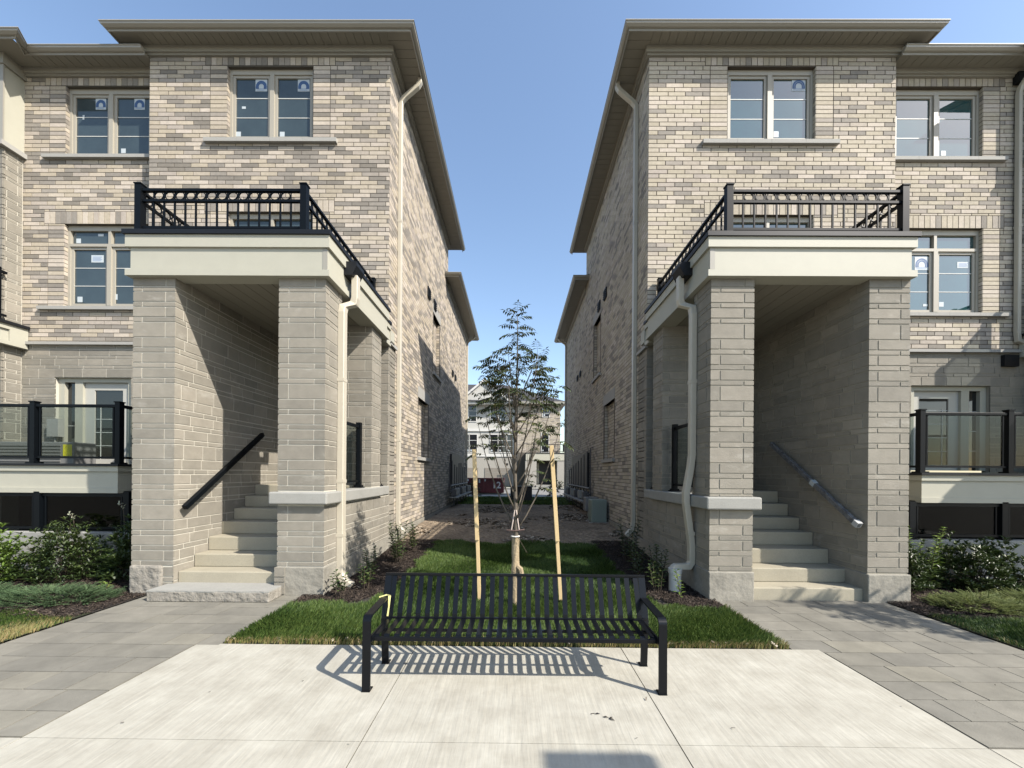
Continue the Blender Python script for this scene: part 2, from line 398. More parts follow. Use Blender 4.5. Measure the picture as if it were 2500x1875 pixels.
# ------------------------------------------------------------------ ground
def gz(y):
    return float(np.interp(y, [6.6, 8, 10.5, 21, 23], [0, .10, .31, .37, .37]))
M_GROUND = mat('dry_ground', (.14, .12, .09), .95, var=.3, vscale=.6, fine=.15)
def sheet(name, x0, x1, y0, y1, dz, m_, nx=8, ny=24, noise=0., kind='structure', edge=None):
    xs = np.linspace(x0, x1, nx+1); ys = np.linspace(y0, y1, ny+1); V = []; Fc = []
    for j, y in enumerate(ys):
        for i, x in enumerate(xs):
            xx = x if edge is None else edge(x, y)
            inner = 0 < i < nx and 0 < j < ny
            V.append((xx, y, gz(y)+dz+(random.uniform(-noise, noise) if noise and inner else 0)))
    for j in range(ny):
        for i in range(nx): a = j*(nx+1)+i; Fc.append((a, a+1, a+nx+2, a+nx+1))
    o = fast_mesh(name, V, Fc, m_, None, kind)
    return o
V = []; Fc = []; ys = [-600, -60, 0, 6.6, 8, 10.5, 21, 23, 60, 1200]
for y in ys: V += [(-900, y, gz(y)-.05), (900, y, gz(y)-.05)]
for i in range(len(ys)-1): Fc.append((2*i, 2*i+1, 2*i+3, 2*i+2))
fast_mesh('ground', V, Fc, M_GROUND, None, 'structure')
# concrete pavement: slabs with sawn joints
XJ = [-13.0, -8.1, -3.13, -.965, 1.045, 2.98, 6.0, 9.6, 13.0]
pav = box('pavement', mat('joint_dirt', (.06, .055, .045), .95), None, -13, 13, -3, 3.79, -.06, -.014); pav['kind'] = 'structure'
for (a, b) in zip(XJ[:-1], XJ[1:]):
    for (c, d) in ((-3, -.6), (-.6, 2.43), (2.43, 3.79)):
        if c > 2 and not (-3.2 < a < 2.9): continue
        g0 = .002 if c > 2 else .0025
        box('slab', M_CONC, pav, a+.004, b-.004, c+g0, d-g0, -.012, 0.0)
M_PAVER = piece_mat('grey_paver', [(0, (.225, .212, .175)), (.4, (.205, .194, .16)), (.75, (.182, .173, .145)), (1, (.235, .22, .175))], mscale=3.0, mottling=.2, bump=.25, bscale=90)
M_PJ = mat('paver_joint', (.045, .04, .033), .95)
def path(x0, x1, xs, y1, side):
    o = box('path', M_PJ, None, x0, x1, 2.436, y1, -.06, -.018); o['kind'] = 'structure'
    r = random.Random(3 if side < 0 else 5); rows = int((y1-2.44)/.245); k = (y1-2.44)/rows
    um = unit_mesh('paver', M_PAVER)
    def pv(a, b, c, d):
        p = bpy.data.objects.new('paver', um); COL.objects.link(p); p.parent = o
        h = r.uniform(-.0012, .0012); p.location = ((a+b)/2, (c+d)/2, -.012+h); p.scale = (b-a-.008, d-c-.008, .024)
    for j in range(rows):
        c, d = 2.44+j*k, 2.44+(j+1)*k
        lo, hi = x0, x1
        if d > 3.85: lo, hi = (x0, xs) if side < 0 else (xs, x1)
        if side < 0: hi = min(hi, xs if d > 3.85 else -3.14)
        else: lo = max(lo, xs if d > 3.85 else 2.99)
        q = lo; ln = r.choice([.2, .32, .44, .56])
        while q < hi-.02:
            e = q+ln
            if hi-e < .16: e = hi
            pv(q, e, c, d); q = e; ln = r.choice([.32, .40, .52, .62])
path(-5.02, -2.90, -2.90, 5.34, -1)
path(2.72, 5.0, 2.72, 5.29, 1)
# planting and soil sheets
M_MULCH = mat('dark_mulch', (.035, .028, .023), 1.0, var=.4, vscale=30, bump=1, bscale=50)
M_SOIL = mat('lawn_soil', (.045, .055, .02), 1.0, var=.4, vscale=12)
M_DIRT = mat('bare_dirt', (.34, .265, .18), 1.0, var=.4, vscale=1.1, col2=(.12, .09, .062), bump=1, bscale=9, fine=.38, fscale=14, bdist=.06)
M_ASPH = mat('grey_road', (.22, .215, .20), .95, var=.15, vscale=.5)
sheet('mulch_bed', -2.90, -1.80, 4.90, 8.9, .006, M_MULCH, 12, 40, .012)
sheet('mulch_bed', 1.72, 2.72, 4.90, 8.9, .006, M_MULCH, 12, 40, .012)
sheet('mulch_bed', -9.5, -5.04, 4.2, 6.5, .006, M_MULCH, 40, 24, .014)
sheet('mulch_bed', 5.02, 9.5, 4.4, 6.5, .006, M_MULCH, 40, 24, .014)
sheet('lawn', -2.88, 2.70, 3.80, 5.0, .004, M_SOIL, 20, 6, .004)
sheet('lawn', -1.82, 1.72, 4.98, 8.5, .010, M_SOIL, 12, 20, .004)
sheet('lawn', -9.5, -5.04, 2.45, 4.55, .010, M_SOIL, 10, 10, .004)
sheet('lawn', 5.02, 9.5, 2.45, 4.75, .010, M_SOIL, 10, 10, .004)
sheet('dirt_yard', -2.62, 2.68, 8.42, 16.9, .016, M_DIRT, 60, 120, .009)
sheet('lawn', -6, 6, 16.8, 21.5, .02, M_SOIL, 6, 10, .004)
sheet('lawn', -9, 9, 34.6, 40, .02, M_SOIL, 6, 10, .004)
sheet('road', -60, 60, 21.7, 33.0, .012, M_ASPH, 4, 4)
sheet('kerb', -60, 60, 21.45, 21.7, .10, mat('kerb_concrete', (.5, .48, .43), .9), 4, 4)
sheet('kerb', -60, 60, 33.0, 34.6, .10, mat('kerb_concrete', (.5, .48, .43), .9), 4, 4)

# ------------------------------------------------------------------ the two townhouse rows
def house(s):
    Lh = s < 0
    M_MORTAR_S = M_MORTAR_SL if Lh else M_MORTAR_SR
    hk = 'L' if Lh else 'R'
    MBk = M_BRICK_L if Lh else M_BRICK_R; MO = M_MORTAR_L if Lh else M_MORTAR_R
    Y = 8.02 if Lh else 7.93; YR = 8.25 if Lh else 8.15; YP = 5.30 if Lh else 5.25
    dz = 0. if Lh else -.09
    T = thing('townhouse', 'mixed cream and grey brick townhouse row left of the lawn, side wall partly sunlit' if Lh
              else 'cream brick townhouse row right of the lawn, side wall all in shade', 'townhouse', (s*5.2, Y, 0), 'townhouses facing the bench')
    X = lambda a: s*a
    def iv(a, b): return tuple(sorted((s*a, s*b)))
    def bx(name, m_, a, b, y0, y1, z0, z1, parent=T, **k): return box(name, m_, parent, X(a), X(b), y0, y1, z0, z1, **k)
    XI, XO, XB = 2.68, 7.72, 10.66
    ZF = 10.37+dz; ZFR = 10.17+dz; ZS = 4.43+dz       # frieze bottoms, string course
    OCC.append((*iv(2.58, 5.36), YP-.08, Y, 4.38, 5.0)); OCC.append((*iv(4.72, 5.31), YP, Y, 0, 4.4)); OCC.append((*iv(2.66, 3.28), YP+.01, YP+.45, 0, 4.4))
    # --- openings
    W1 = (*iv(4.29, 6.09), 8.70+dz, 10.18+dz); W2 = (*iv(4.29, 6.07), 5.10, 7.14+dz)
    V1 = (*iv(7.93, 9.76), 8.50+dz, 9.99+dz); V2 = (*iv(7.95, 9.775), 5.25+dz, 7.02+dz)
    DR = (*iv(8.30, 9.955), 1.80, 3.71+dz)
    # --- front wall of the projecting block
    wall('wall', MO, T, 'Y', Y, Y+.14, *iv(XI, XO), ZS, 10.62+dz, [W1, W2])
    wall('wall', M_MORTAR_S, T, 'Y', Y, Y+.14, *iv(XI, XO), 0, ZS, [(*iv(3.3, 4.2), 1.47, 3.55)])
    S1 = (*iv(3.83, 6.55), 10.20+dz, ZF); S2 = (*iv(3.83, 6.55), 7.14+dz, 7.39+dz)
    J1 = [(*iv(3.93, 4.29), 8.70+dz, 10.20+dz), (*iv(6.09, 6.45), 8.70+dz, 10.20+dz)]
    J2 = [(*iv(3.93, 4.29), 5.1, 7.14+dz), (*iv(6.07, 6.43), 5.1, 7.14+dz)]
    SL = (*iv(3.77, 6.54), 8.555+dz, 8.655+dz)
    bricks(hk, T, MBk, 'Y', Y, -1, *iv(XI-.007, XO+.007), ZS, ZF, [W1, W2, S1, S2, *J1, *J2], zref=ZF)
    for j in J1+J2: bricks(hk, T, MBk, 'Y', Y, -1, *j, zref=ZF, stack=True)
    soldiers(hk, T, MBk, Y, -1, *S1); soldiers(hk, T, MBk, Y, -1, *S2)
    for e, sg in ((W1[0], 1), (W1[1], -1), (W2[0], 1), (W2[1], -1)):
        wz = W1 if e in W1[:2] and abs(e) else W2
        bricks(hk, T, MBk, 'X', e, sg, Y-.01, Y+.13, wz[2], wz[3], zref=ZF, th=.004, L=.2, stack=True)
    stones(hk, T, 'Y', Y, -1, *iv(XI-.007, XO), 0.12, ZS, [(*iv(3.3, 4.2), 1.47, 3.55)], ztop=4.40+dz)
    # --- outer return of the block to the recess
    box('return_wall', MO, T, X(XO)-.001*s, X(XO-.12), Y+.14, YR+.2, ZS, 10.6+dz)
    bricks(hk, T, MBk, 'X', X(XO), s, Y-.007, YR, ZS, ZF, zref=ZF)
    # --- recessed front wall
    wall('wall', MO, T, 'Y', YR, YR+.14, *iv(XO-.1, 12.4), ZS, 10.42+dz, [V1, V2])
    wall('wall', M_MORTAR_S, T, 'Y', YR, YR+.14, *iv(XO-.1, 12.4), 0, ZS, [DR])
    T1 = (*iv(XO, 10.21), 10.0+dz, ZFR); T2 = (*iv(XO, 10.21), 7.02+dz, 7.285+dz)
    K1 = [(*iv(9.76, 10.11), 8.5+dz, 10.0+dz)]; K2 = [(*iv(9.775, 10.125), 5.25+dz, 7.02+dz)]
    bricks(hk, T, MBk, 'Y', YR, -1, *iv(XO, XB+.2), ZS, ZFR, [V1, V2, T1, T2, *K1, *K2], zref=ZFR)
    for j in K1+K2: bricks(hk, T, MBk, 'Y', YR, -1, *j, zref=ZFR, stack=True)
    soldiers(hk, T, MBk, YR, -1, *T1); soldiers(hk, T, MBk, YR, -1, *T2)
    for wz in (V1, V2):
        for e, sg in ((wz[0], 1), (wz[1], -1)): bricks(hk, T, MBk, 'X', e, sg, YR-.01, YR+.13, wz[2], wz[3], zref=ZFR, th=.004, stack=True)
    stones(hk, T, 'Y', YR, -1, *iv(XO, XB+.2), 1.8, ZS-.03, [DR], ztop=ZS-.04, first=2)
    # string course, sills
    bx('string_course', M_SILL, XO, XB, YR-.075, YR, ZS-.03, ZS+.03)
    def sill(a, b, yy, z0, z1):
        n = 4
        for i in range(n):
            q0 = a+(b-a)*i/n; q1 = a+(b-a)*(i+1)/n
            o = MB().prism([(yy+.06, z0), (yy-.075, z0), (yy-.075, z1-.015), (yy+.09, z1+.01), (yy+.09, z0)][::-1], 'x', X(q0)+.0015*s, X(q1)-.0015*s).build('sill', M_SILL, T)
    sill(3.77, 6.54, Y, 8.56+dz, 8.655+dz); sill(XO+.02, 10.21, YR, 8.41+dz, 8.495+dz); sill(XO+.02, 10.29, YR, 5.155+dz, 5.24+dz)
    # --- side wall facing the gap
    sx = X(XI); nrm = -s
    Wn1 = (12.35, 13.35, 4.95, 6.85)   # niches (blind windows) on the side, in (y, z)
    Wn2 = (10.55, 11.7, 2.15, 3.78)
    V_h = [Wn1, Wn2]
    zt1 = 10.42+dz; zt2 = 9.02+dz
    b = MB()
    for (ya, yb, zt) in ((Y+.14, 14.9, zt1+.3), (14.9, 20.9, zt2+.2)):
        hs = [h for h in V_h if ya <= h[0] < yb]
        wall('side_wall', MO, T, 'X', *sorted((sx, sx+s*.14)), ya, yb, 0, zt, hs)
    for h in V_h:
        box('niche_back', MO, T, sx+s*.11, sx+s*.2, h[0]-.05, h[1]+.05, h[2]-.05, h[3]+.05)
        bricks(hk, T, MBk, 'X', sx+s*.11, nrm, h[0], h[1], h[2], h[3], zref=ZF)
        bricks(hk, T, MBk, 'Y', h[1], -1, *sorted((sx, sx+s*.11)), h[2], h[3], zref=ZF, stack=True, th=.005)
        box('niche_sill', M_SILL, T, sx-s*.07, sx+s*.09, h[0]-.12, h[1]+.12, h[2]-.09, h[2])
        box('niche_lintel', M_SILL, T, sx-s*.018, sx+s*.09, h[0]-.1, h[1]+.1, h[3], h[3]+.3)
    hl = [(a-.1, b_+.1, c, d+.3) for a, b_, c, d in V_h]
    bricks(hk, T, MBk, 'X', sx, nrm, Y-.007, 14.9, ZS, ZF, V_h+hl, zref=ZF)
    bricks(hk, T, MBk, 'X', sx, nrm, 8.46, 14.9, .42, ZS, V_h+hl, zref=ZF)
    bricks(hk, T, MBk, 'X', sx, nrm, 14.9, 20.9, .5, zt2-.1, zref=ZF)
    bx('return_wall', M_MORTAR_S, XI, XI+.1, Y+.14, 8.46, 0, ZS)
    stones(hk, T, 'X', sx, nrm, Y-.007, 8.44, .2, ZS-.05, ztop=4.40+dz)
    box('string_course', M_SILL, T, sx-s*.06, sx+s*.0, Y-.06, 8.46, ZS-.04, ZS+.03)
    box('foundation', M_BASE, T, sx-s*.03, sx+s*.1, 8.46, 20.9, -.1, .42)
    box('rear_corner', MO, T, sx, sx+s*5, 20.9, 21.0, 0, zt2)
    # vents on the side wall
    for (ya, yb, za, zb) in ((11.45, 11.75, 6.98, 7.28), (12.3, 12.6, 6.98, 7.28), (15.9, 16.15, 5.75, 5.98), (16.6, 16.85, 5.75, 5.98)):
        v = MB(); v.box(sx-s*.05, sx-s*.014, ya, yb, za, zb)
        for q in range(4): v.box(sx-s*.07, sx-s*.05, ya+.02, yb-.02, za+.03+q*(zb-za-.04)/4, za+.045+q*(zb-za-.04)/4)
        v.build('vent', M_MEMB, T)
    # --- eaves: frieze, soffit, fascia, gutter
    ZSO = 10.535+dz; ZSR = 10.31+dz; OH = .34; OS = .50
    def eave(pts, zso, zf, name='eave'):
        pass
    # front of block
    a0, a1 = XI-OS, XO+OS
    fr = MB(); fr.box(X(XI-.05), X(XO+.05), Y-.05, Y+.02, zf_ := ZF, ZSO-.05); fr.box(X(XI-.085), X(XO+.085), Y-.085, Y+.02, ZSO-.13, ZSO)
    fr.box(sx-s*.05, sx, Y+.02, 14.9, ZF, ZSO-.05); fr.box(sx-s*.085, sx, Y+.02, 14.9, ZSO-.13, ZSO)
    fr.box(X(XO), X(XO+.05), Y+.02, YR+.1, ZF, ZSO-.05)
    fr.build('frieze', M_GUTT, T)
    def soffit(x0, x1, y0, y1, z, along, n, hollow=None):
        o = box('soffit', M_SOFF, T, x0, x1, y0, y1, z+.012, z+.06)
        for i in range(n):
            if along == 'x': q = MB().box(x0+(x1-x0)*i/n+.004, x0+(x1-x0)*(i+1)/n-.004, y0, y1, z, z+.014)
            else: q = MB().box(x0, x1, y0+(y1-y0)*i/n+.004, y0+(y1-y0)*(i+1)/n-.004, z, z+.014)
            q.build('soffit_panel', M_SOFF, o)
    soffit(*iv(XI-.02, XO+.02), Y-OH, Y+.01, ZSO, 'x', 30)
    soffit(*iv(a0, XI-.02), Y-OH, 15.2, ZSO, 'y', 44)
    soffit(*iv(XO+.02, a1), Y-OH, YR+.3, ZSO, 'y', 4)
    def gutter(name, path_, z0, z1, closed=False):
        """moulded gutter swept along a horizontal path; section given outwards (+) and up"""
        sec = [(0, z0-.03), (.0, z1), (.11, z1), (.115, z1-.018), (.10, z1-.03), (.095, z1-.055), (.055, z0+.015), (.02, z0+.01), (.02, z0-.03)]
        P = [Vector((p[0], p[1], 0)) for p in path_]; vs = []; n = len(sec)
        for i, p in enumerate(P):
            d0 = (p-P[i-1]).normalized() if i else (P[1]-p).normalized(); d1 = (P[i+1]-p).normalized() if i < len(P)-1 else d0
            n0 = Vector((d0.y, -d0.x, 0)); n1 = Vector((d1.y, -d1.x, 0)); nn = (n0+n1).normalized(); k = 1/max(.3, nn.dot(n0))
            for o_, z in sec: q = p+nn*(o_*k); vs.append((q.x, q.y, z))
        fs = [tuple(range(n)), tuple(range(len(P)*n-n, len(P)*n))[::-1]]
        for i in range(len(P)-1):
            for k in range(n): a = i*n+k; b_ = i*n+(k+1) % n; fs.append((a, b_, b_+n, a+n))
        m2 = MB(); m2.add(vs, fs); return m2.build(name, M_GUTT, T)
    # path runs so that its right-hand side is outwards: from the back along the inner side, round the front, to the outer side
    pth = [(X(a0), 15.3), (X(a0), Y-OH), (X(a1), Y-OH), (X(a1), YR+.3)]
    if not Lh: pass
    # outward normal = (dy,-dx) of the direction
    def outward(path_): 
        p, q = Vector(path_[1]), Vector(path_[2]); d = (q-p).normalized(); return Vector((d.y, -d.x))
    if outward(pth).y > 0: pth = pth[::-1]
    gutter('gutter', pth, ZSO, ZSO+.10)
    e = MB().box(X(a0), X(XI+.3), 15.2, 15.22, ZSO, ZSO+.1); e.build('fascia', M_GUTT, T)
    # recessed eave
    fr = MB(); fr.box(X(XO), X(XB), YR-.05, YR+.02, ZFR, ZSR-.05); fr.box(X(XO), X(XB), YR-.085, YR+.02, ZSR-.11, ZSR); fr.build('frieze', M_GUTT, T)
    soffit(*iv(XO+.02, XB+.1), YR-OH, YR+.01, ZSR, 'x', 16)
    pth = [(X(XO), YR-OH), (X(XB-.42), YR-OH), (X(XB-.62), YR-OH-.30), (X(12.4), YR-OH-.30)]
    if not Lh: pass
    p, q = Vector(pth[0]), Vector(pth[1]); d = q-p
    if -d.x > 0: pth = pth[::-1]
    gutter('gutter', pth, ZSR, ZSR+.10)
    # lower rear eave
    ZL = 9.05+dz
    soffit(*iv(a0, XI-.015), 14.35, 21.3, ZL, 'y', 30)
    pth = [(X(XI), 14.32), (X(a0), 14.32), (X(a0), 21.3)]
    if (Vector(pth[2])-Vector(pth[1])).y*(-s) < 0: pth = pth[::-1]
    p = Vector(pth[0]); 
    d = Vector((X(a0), 21.3))-Vector((X(a0), 14.3)) if pth[-1][1] > 20 else Vector((X(a0), 14.3))-Vector((X(a0), 21.3))
    if d.y*(-s) < 0: pth = pth[::-1]
    gutter('gutter', pth, ZL, ZL+.10)
    fr = MB(); fr.box(sx-s*.06, sx, 14.9, 21.0, ZL-.2, ZL); fr.build('frieze', M_GUTT, T)
    # roofs
    r_ = MB(); e0, e1 = X(a0-.05), X(a1+.05); yf = Y-OH-.05; zz = ZSO+.09; rg = zz+1.5
    xm = (e0+e1)/2
    r_.add([(e0, yf, zz), (e1, yf, zz), (xm, yf+3.2, rg), (e0, 15.3, zz), (e1, 15.3, zz), (xm, 12.2, rg)], [(0, 1, 2), (0, 2, 5, 3), (1, 4, 5, 2), (3, 5, 4), (0, 3, 4, 1)])
    r_.build('roof', M_ROOF, T)
    r_ = MB(); r_.prism([(YR-OH-.05, ZSR+.09), (12.5, ZSR+1.6), (16.5, ZSR+.0), (16.5, ZSR-.2), (YR-OH-.05, ZSR+.05)], 'x', X(XO+.3), X(14)); r_.build('roof', M_ROOF, T)
    r_ = MB(); za = ZL+.09; r_.add([(X(a0-.05), 14.3, za), (X(a0-.05), 21.3, za), (X(XI+2.6), 21.3, za+1.0), (X(XI+2.6), 15.0, za+1.0), (X(XI), 14.3, za+.08), (X(XI+2.6), 21.3, za), (X(XI+2.6), 15.0, za)],
               [(0, 1, 2, 3, 4), (1, 5, 2), (0, 4, 6, 5, 1)]); r_.build('roof', M_ROOF, T)
    # --- windows
    def sticker(win, x, y, z, kind, wd=.2, ht=.27):
        g = MB().box(x-wd/2, x+wd/2, y-.003, y-.001, z-ht/2, z+ht/2).build('sticker', M_WHITE, win)
        if kind == 'arch':
            a = MB(); zb = z-ht*.12
            for rr, t in ((wd*.40, .017), (wd*.27, .014)):
                for k in range(8):
                    a0_, a1_ = math.pi*k/8, math.pi*(k+1)/8; V_ = []
                    for an in (a0_, a1_):
                        for q in (rr-t, rr+t): V_.append((x+q*math.cos(an), y-.0045, zb+q*math.sin(an)*1.05))
                    a.add(V_, [(0, 1, 3, 2)])
                for sg in (-1, 1): a.add([(x+sg*(rr-t), y-.0045, zb), (x+sg*(rr+t), y-.0045, zb), (x+sg*(rr+t), y-.0045, zb-.05), (x+sg*(rr-t), y-.0045, zb-.05)], [(0, 1, 2, 3)])
            a.build('arch_logo', M_BLUE, win)
        if kind in ('arch', 'text'):
            a = MB()
            for k in range(2 if kind == 'arch' else 4):
                zz_ = z-ht*(.28+.1*k) if kind == 'arch' else z+ht*(.28-.17*k)
                a.add([(x-wd*.38, y-.0045, zz_), (x+wd*(.38-.1*(k % 2)), y-.0045, zz_), (x+wd*(.38-.1*(k % 2)), y-.0045, zz_-.012), (x-wd*.38, y-.0045, zz_-.012)], [(0, 1, 2, 3)])
            a.build('small_print', M_PRINT, win)
    def window(a, b_, z0, z1, yy, transom=None, tags=()):
        """paired casements; a<b in |x| terms are turned into world x"""
        x0, x1 = iv(a, b_); win = bpy.data.objects.new('window', None); COL.objects.link(win); win.parent = T; win.matrix_parent_inverse = PINV[T.name]
        yf = yy+.065; zt = z1-.05
        f = MB(); F_ = .055
        f.box(x0, x1, yf, yf+.09, zt-F_, z1); f.box(x0, x0+F_, yf, yf+.09, z0, zt-F_); f.box(x1-F_, x1, yf, yf+.09, z0, zt-F_); f.box(x0+F_, x1-F_, yf, yf+.09, z0, z0+.035)
        xm_ = (x0+x1)/2; zc = zt-F_
        if transom:
            f.box(x0+F_, x1-F_, yf-.008, yf+.09, transom-.03, transom+.03); f.box(xm_-.03, xm_+.03, yf, yf+.09, transom+.03, zt-F_)
            zc = transom-.03
        f.box(xm_-.045, xm_+.045, yf-.012, yf+.09, z0+.035, zc)
        f.build('frame', M_FRAME, win)
        for (p, q) in ((x0+F_, xm_-.045), (xm_+.045, x1-F_)):
            sh = MB(); t = .055; yy0 = yf+.02
            sh.box(p, q, yy0, yy0+.05, zc-t, zc); sh.box(p, q, yy0, yy0+.05, z0+.035, z0+.035+t); sh.box(p, p+t, yy0, yy0+.05, z0+.035+t, zc-t); sh.box(q-t, q, yy0, yy0+.05, z0+.035+t, zc-t)
            sh.build('sash', M_FRAME, win)
            g0, g1 = z0+.035+t, zc-t
            box('pane', M_GLASS_WL if Lh else M_GLASS_W, win, p+t, q-t, yf+.045, yf+.055, g0, g1)
            for k in (1, 2): box('muntin', M_MUNT, win, p+t, q-t, yf+.038, yf+.046, g0+(g1-g0)*k/3-.007, g0+(g1-g0)*k/3+.007)
            if transom: box('pane', M_GLASS_WL if Lh else M_GLASS_W, win, p+.02, q-.02, yf+.045, yf+.055, transom+.03, zt-F_)
        for (x, z, kd, wd, ht) in tags: sticker(win, x, yf+.044, z, kd, wd, ht)
        box('shade_board', M_DARK, win, x0, x1, yf+.10, yf+.13, z0, z1)
        return win
    if Lh:
        window(4.29, 6.09, 8.70, 10.18, Y, None, [(-5.45, 9.90, 'arch', .25, .27), (-4.55, 9.90, 'arch', .25, .27), (-5.93, 8.86, 'tag', .1, .1), (-5.0, 8.86, 'tag', .1, .1), (-5.82, 9.42, 'tag', .08, .05)])
        window(7.93, 9.76, 8.50, 9.99, YR, None, [(-9.12, 9.72, 'arch', .23, .26), (-8.27, 9.72, 'arch', .23, .26), (-8.62, 8.69, 'tag', .1, .1), (-9.5, 9.42, 'tag', .04, .1)])
        window(7.95, 9.775, 5.25, 7.02, YR, 6.60, [(-9.17, 6.33, 'text', .27, .16), (-9.55, 5.44, 'tag', .11, .12), (-8.78, 5.50, 'tag', .11, .12), (-9.59, 6.72, 'tag', .1, .1), (-9.1, 6.85, 'tag', .12, .05)])
        window(4.29, 6.07, 5.12, 7.14, Y, 6.7)
    else:
        window(4.29, 6.09, 8.70+dz, 10.18+dz, Y, None, [(5.82, 9.83, 'arch', .28, .27), (5.36, 8.80, 'tag', .1, .12)])
        window(7.93, 9.76, 8.50+dz, 9.99+dz, YR, None, [(8.0, 8.6, 'tag', .1, .1), (9.06, 8.6, 'tag', .1, .1)])
        window(7.95, 9.775, 5.25+dz, 7.02+dz, YR, 6.60+dz, [(8.62, 6.25, 'arch', .3, .28), (9.5, 6.22, 'text', .26, .13), (9.04, 5.38, 'tag', .1, .1), (8.7, 5.36, 'tag', .1, .05)])
        window(4.29, 6.07, 5.12, 7.14+dz, Y, 6.62)
    # --- balcony door with sidelight
    dr = bpy.data.objects.new('door', None); COL.objects.link(dr); dr.parent = T; dr.matrix_parent_inverse = PINV[T.name]
    yd = YR+.07; z1 = 3.71+dz; zb = 1.84
    f = MB()
    for (a, b_) in ((8.30, 8.44), (9.43, 9.60), (9.83, 9.955)): f.box(X(a), X(b_), yd, yd+.12, zb, z1)
    f.box(X(8.30), X(9.955), yd-.004, yd+.12, z1-.09, z1); f.build('door_frame', M_TRIM, dr)
    d_ = MB(); A, B, g0, g1 = 8.44, 9.43, 8.60, 9.22
    d_.box(X(A), X(g0), yd+.05, yd+.1, zb, z1-.09); d_.box(X(g1), X(B), yd+.05, yd+.1, zb, z1-.09); d_.box(X(g0), X(g1), yd+.05, yd+.1, z1-.25, z1-.09); d_.box(X(g0), X(g1), yd+.05, yd+.1, zb, zb+.12)
    d_.build('door_leaf', M_DOOR, dr)
    box('pane', M_GLASS_D, dr, X(g0), X(g1), yd+.07, yd+.08, zb+.12, z1-.25)
    for k in range(1, 5): box('muntin', M_MUNT, dr, X(g0), X(g1), yd+.06, yd+.07, zb+.12+k*.29-.006, zb+.12+k*.29+.006)
    box('muntin', M_MUNT, dr, X(g1-.12)-.005, X(g1-.12)+.005, yd+.059, yd+.069, zb+.12, zb+1.3)
    box('pane', M_GLASS_D, dr, X(9.60), X(9.83), yd+.07, yd+.08, zb, z1-.09)
    for k in (1, 2, 3): box('muntin', M_MUNT, dr, X(9.60), X(9.83), yd+.06, yd+.07, zb+k*.42-.006, zb+k*.42+.006)
    # --- bay at the outer edge of the picture
    yb = YR-.32
    bx('bay_wall', M_MORTAR_S, XB+.02, 12.4, yb, YR, 0, 10.2+dz)
    stones(hk, T, 'Y', yb, -1, *iv(XB, 12.4), 1.8, 8.4+dz, ztop=8.40+dz, Lm=.5)
    stones(hk, T, 'X', X(XB+.02), -s, yb-.02, YR-.02, 1.8, 8.4+dz, ztop=8.40+dz, Lm=.5, pier=True)
    bx('bay_ledge', M_SILL, XB-.07, 12.4, yb-.1, YR, 8.40+dz, 8.50+dz)
    bx('bay_panel', M_TRIM, XB-.005, 12.4, yb-.03, YR, 8.5+dz, 10.2+dz)
    for za in (9.0, 9.86): bx('panel_groove', M_MUNT, XB-.012, 12.4, yb-.036, yb-.03, za+dz, za+.012+dz)
    bx('corner_board', M_GUTT, XB-.03, XB+.10, yb-.055, yb-.03, 8.5+dz, 10.2+dz)
    bx('bay_frieze', M_GUTT, XB-.06, 12.4, yb-.08, YR, 10.08+dz, 10.31+dz)
    bx('bay_soffit', M_SOFF, XB-.55, 12.4, yb-OH, yb+.2, 10.302+dz, 10.306+dz)
    # bay balcony at second floor
    bb = MB(); bb.box(X(10.52), X(13), 7.0, yb, 4.30+dz, 4.38+dz); bb.box(X(10.56), X(13), 7.04, yb, 4.38+dz, 4.62+dz); bb.box(X(10.52), X(13), 7.0, yb, 4.62+dz, 4.72+dz); bb.box(X(10.52), X(10.9), yb, YR-.02, 4.30+dz, 4.72+dz)
    bb.build('bay_balcony', M_TRIM, T)
    bx('bay_roof_edge', M_MEMB, 10.48, 13, 6.96, YR-.02, 4.72+dz, 4.78+dz)
    rl = MB()
    for yq in (yb-.15, 7.1): rl.box(X(10.56), X(10.65), yq-.045, yq+.045, 4.78+dz, 5.86+dz)
    rl.box(X(10.58), X(10.63), 7.1, yb, 5.76+dz, 5.81+dz); rl.box(X(10.59), X(10.62), 7.1, yb, 4.88+dz, 4.92+dz)
    rl.build('bay_railing', M_BLK, T)
    box('bay_glass', M_GLASS_K, T, X(10.6)-.004, X(10.6)+.004, 7.15, yb-.22, 4.92+dz, 5.76+dz)
    # --- lower balcony with glass guard
    YB = 6.5 if Lh else 6.45; z0 = 1.32 if Lh else 1.27; XL = 6.76
    zt = z0+.49
    b1 = MB(); b1.box(X(XL), X(12.4), YB, YB+.1, z0, z0+.085); b1.box(X(XL+.03), X(12.4), YB+.03, YB+.1, z0+.085, z0+.37); b1.box(X(XL), X(12.4), YB, YB+.1, z0+.37, z0+.46)
    b1.box(X(XL), X(XL+.1), YB+.1, YR, z0, z0+.085); b1.box(X(XL+.03), X(XL+.1), YB+.1, YR, z0+.085, z0+.37); b1.box(X(XL), X(XL+.1), YB+.1, YR, z0+.37, z0+.46)
    b1.build('balcony_beam', M_TRIM, T)
    bx('balcony_deck', M_MEMB, XL-.03, 12.4, YB-.03, YR, z0+.46, zt+.01)
    gr = bpy.data.objects.new('glass_railing', None); COL.objects.link(gr); gr.parent = T; gr.matrix_parent_inverse = PINV[T.name]
    posts = [XL+.06, 8.29, 9.82, 11.35]
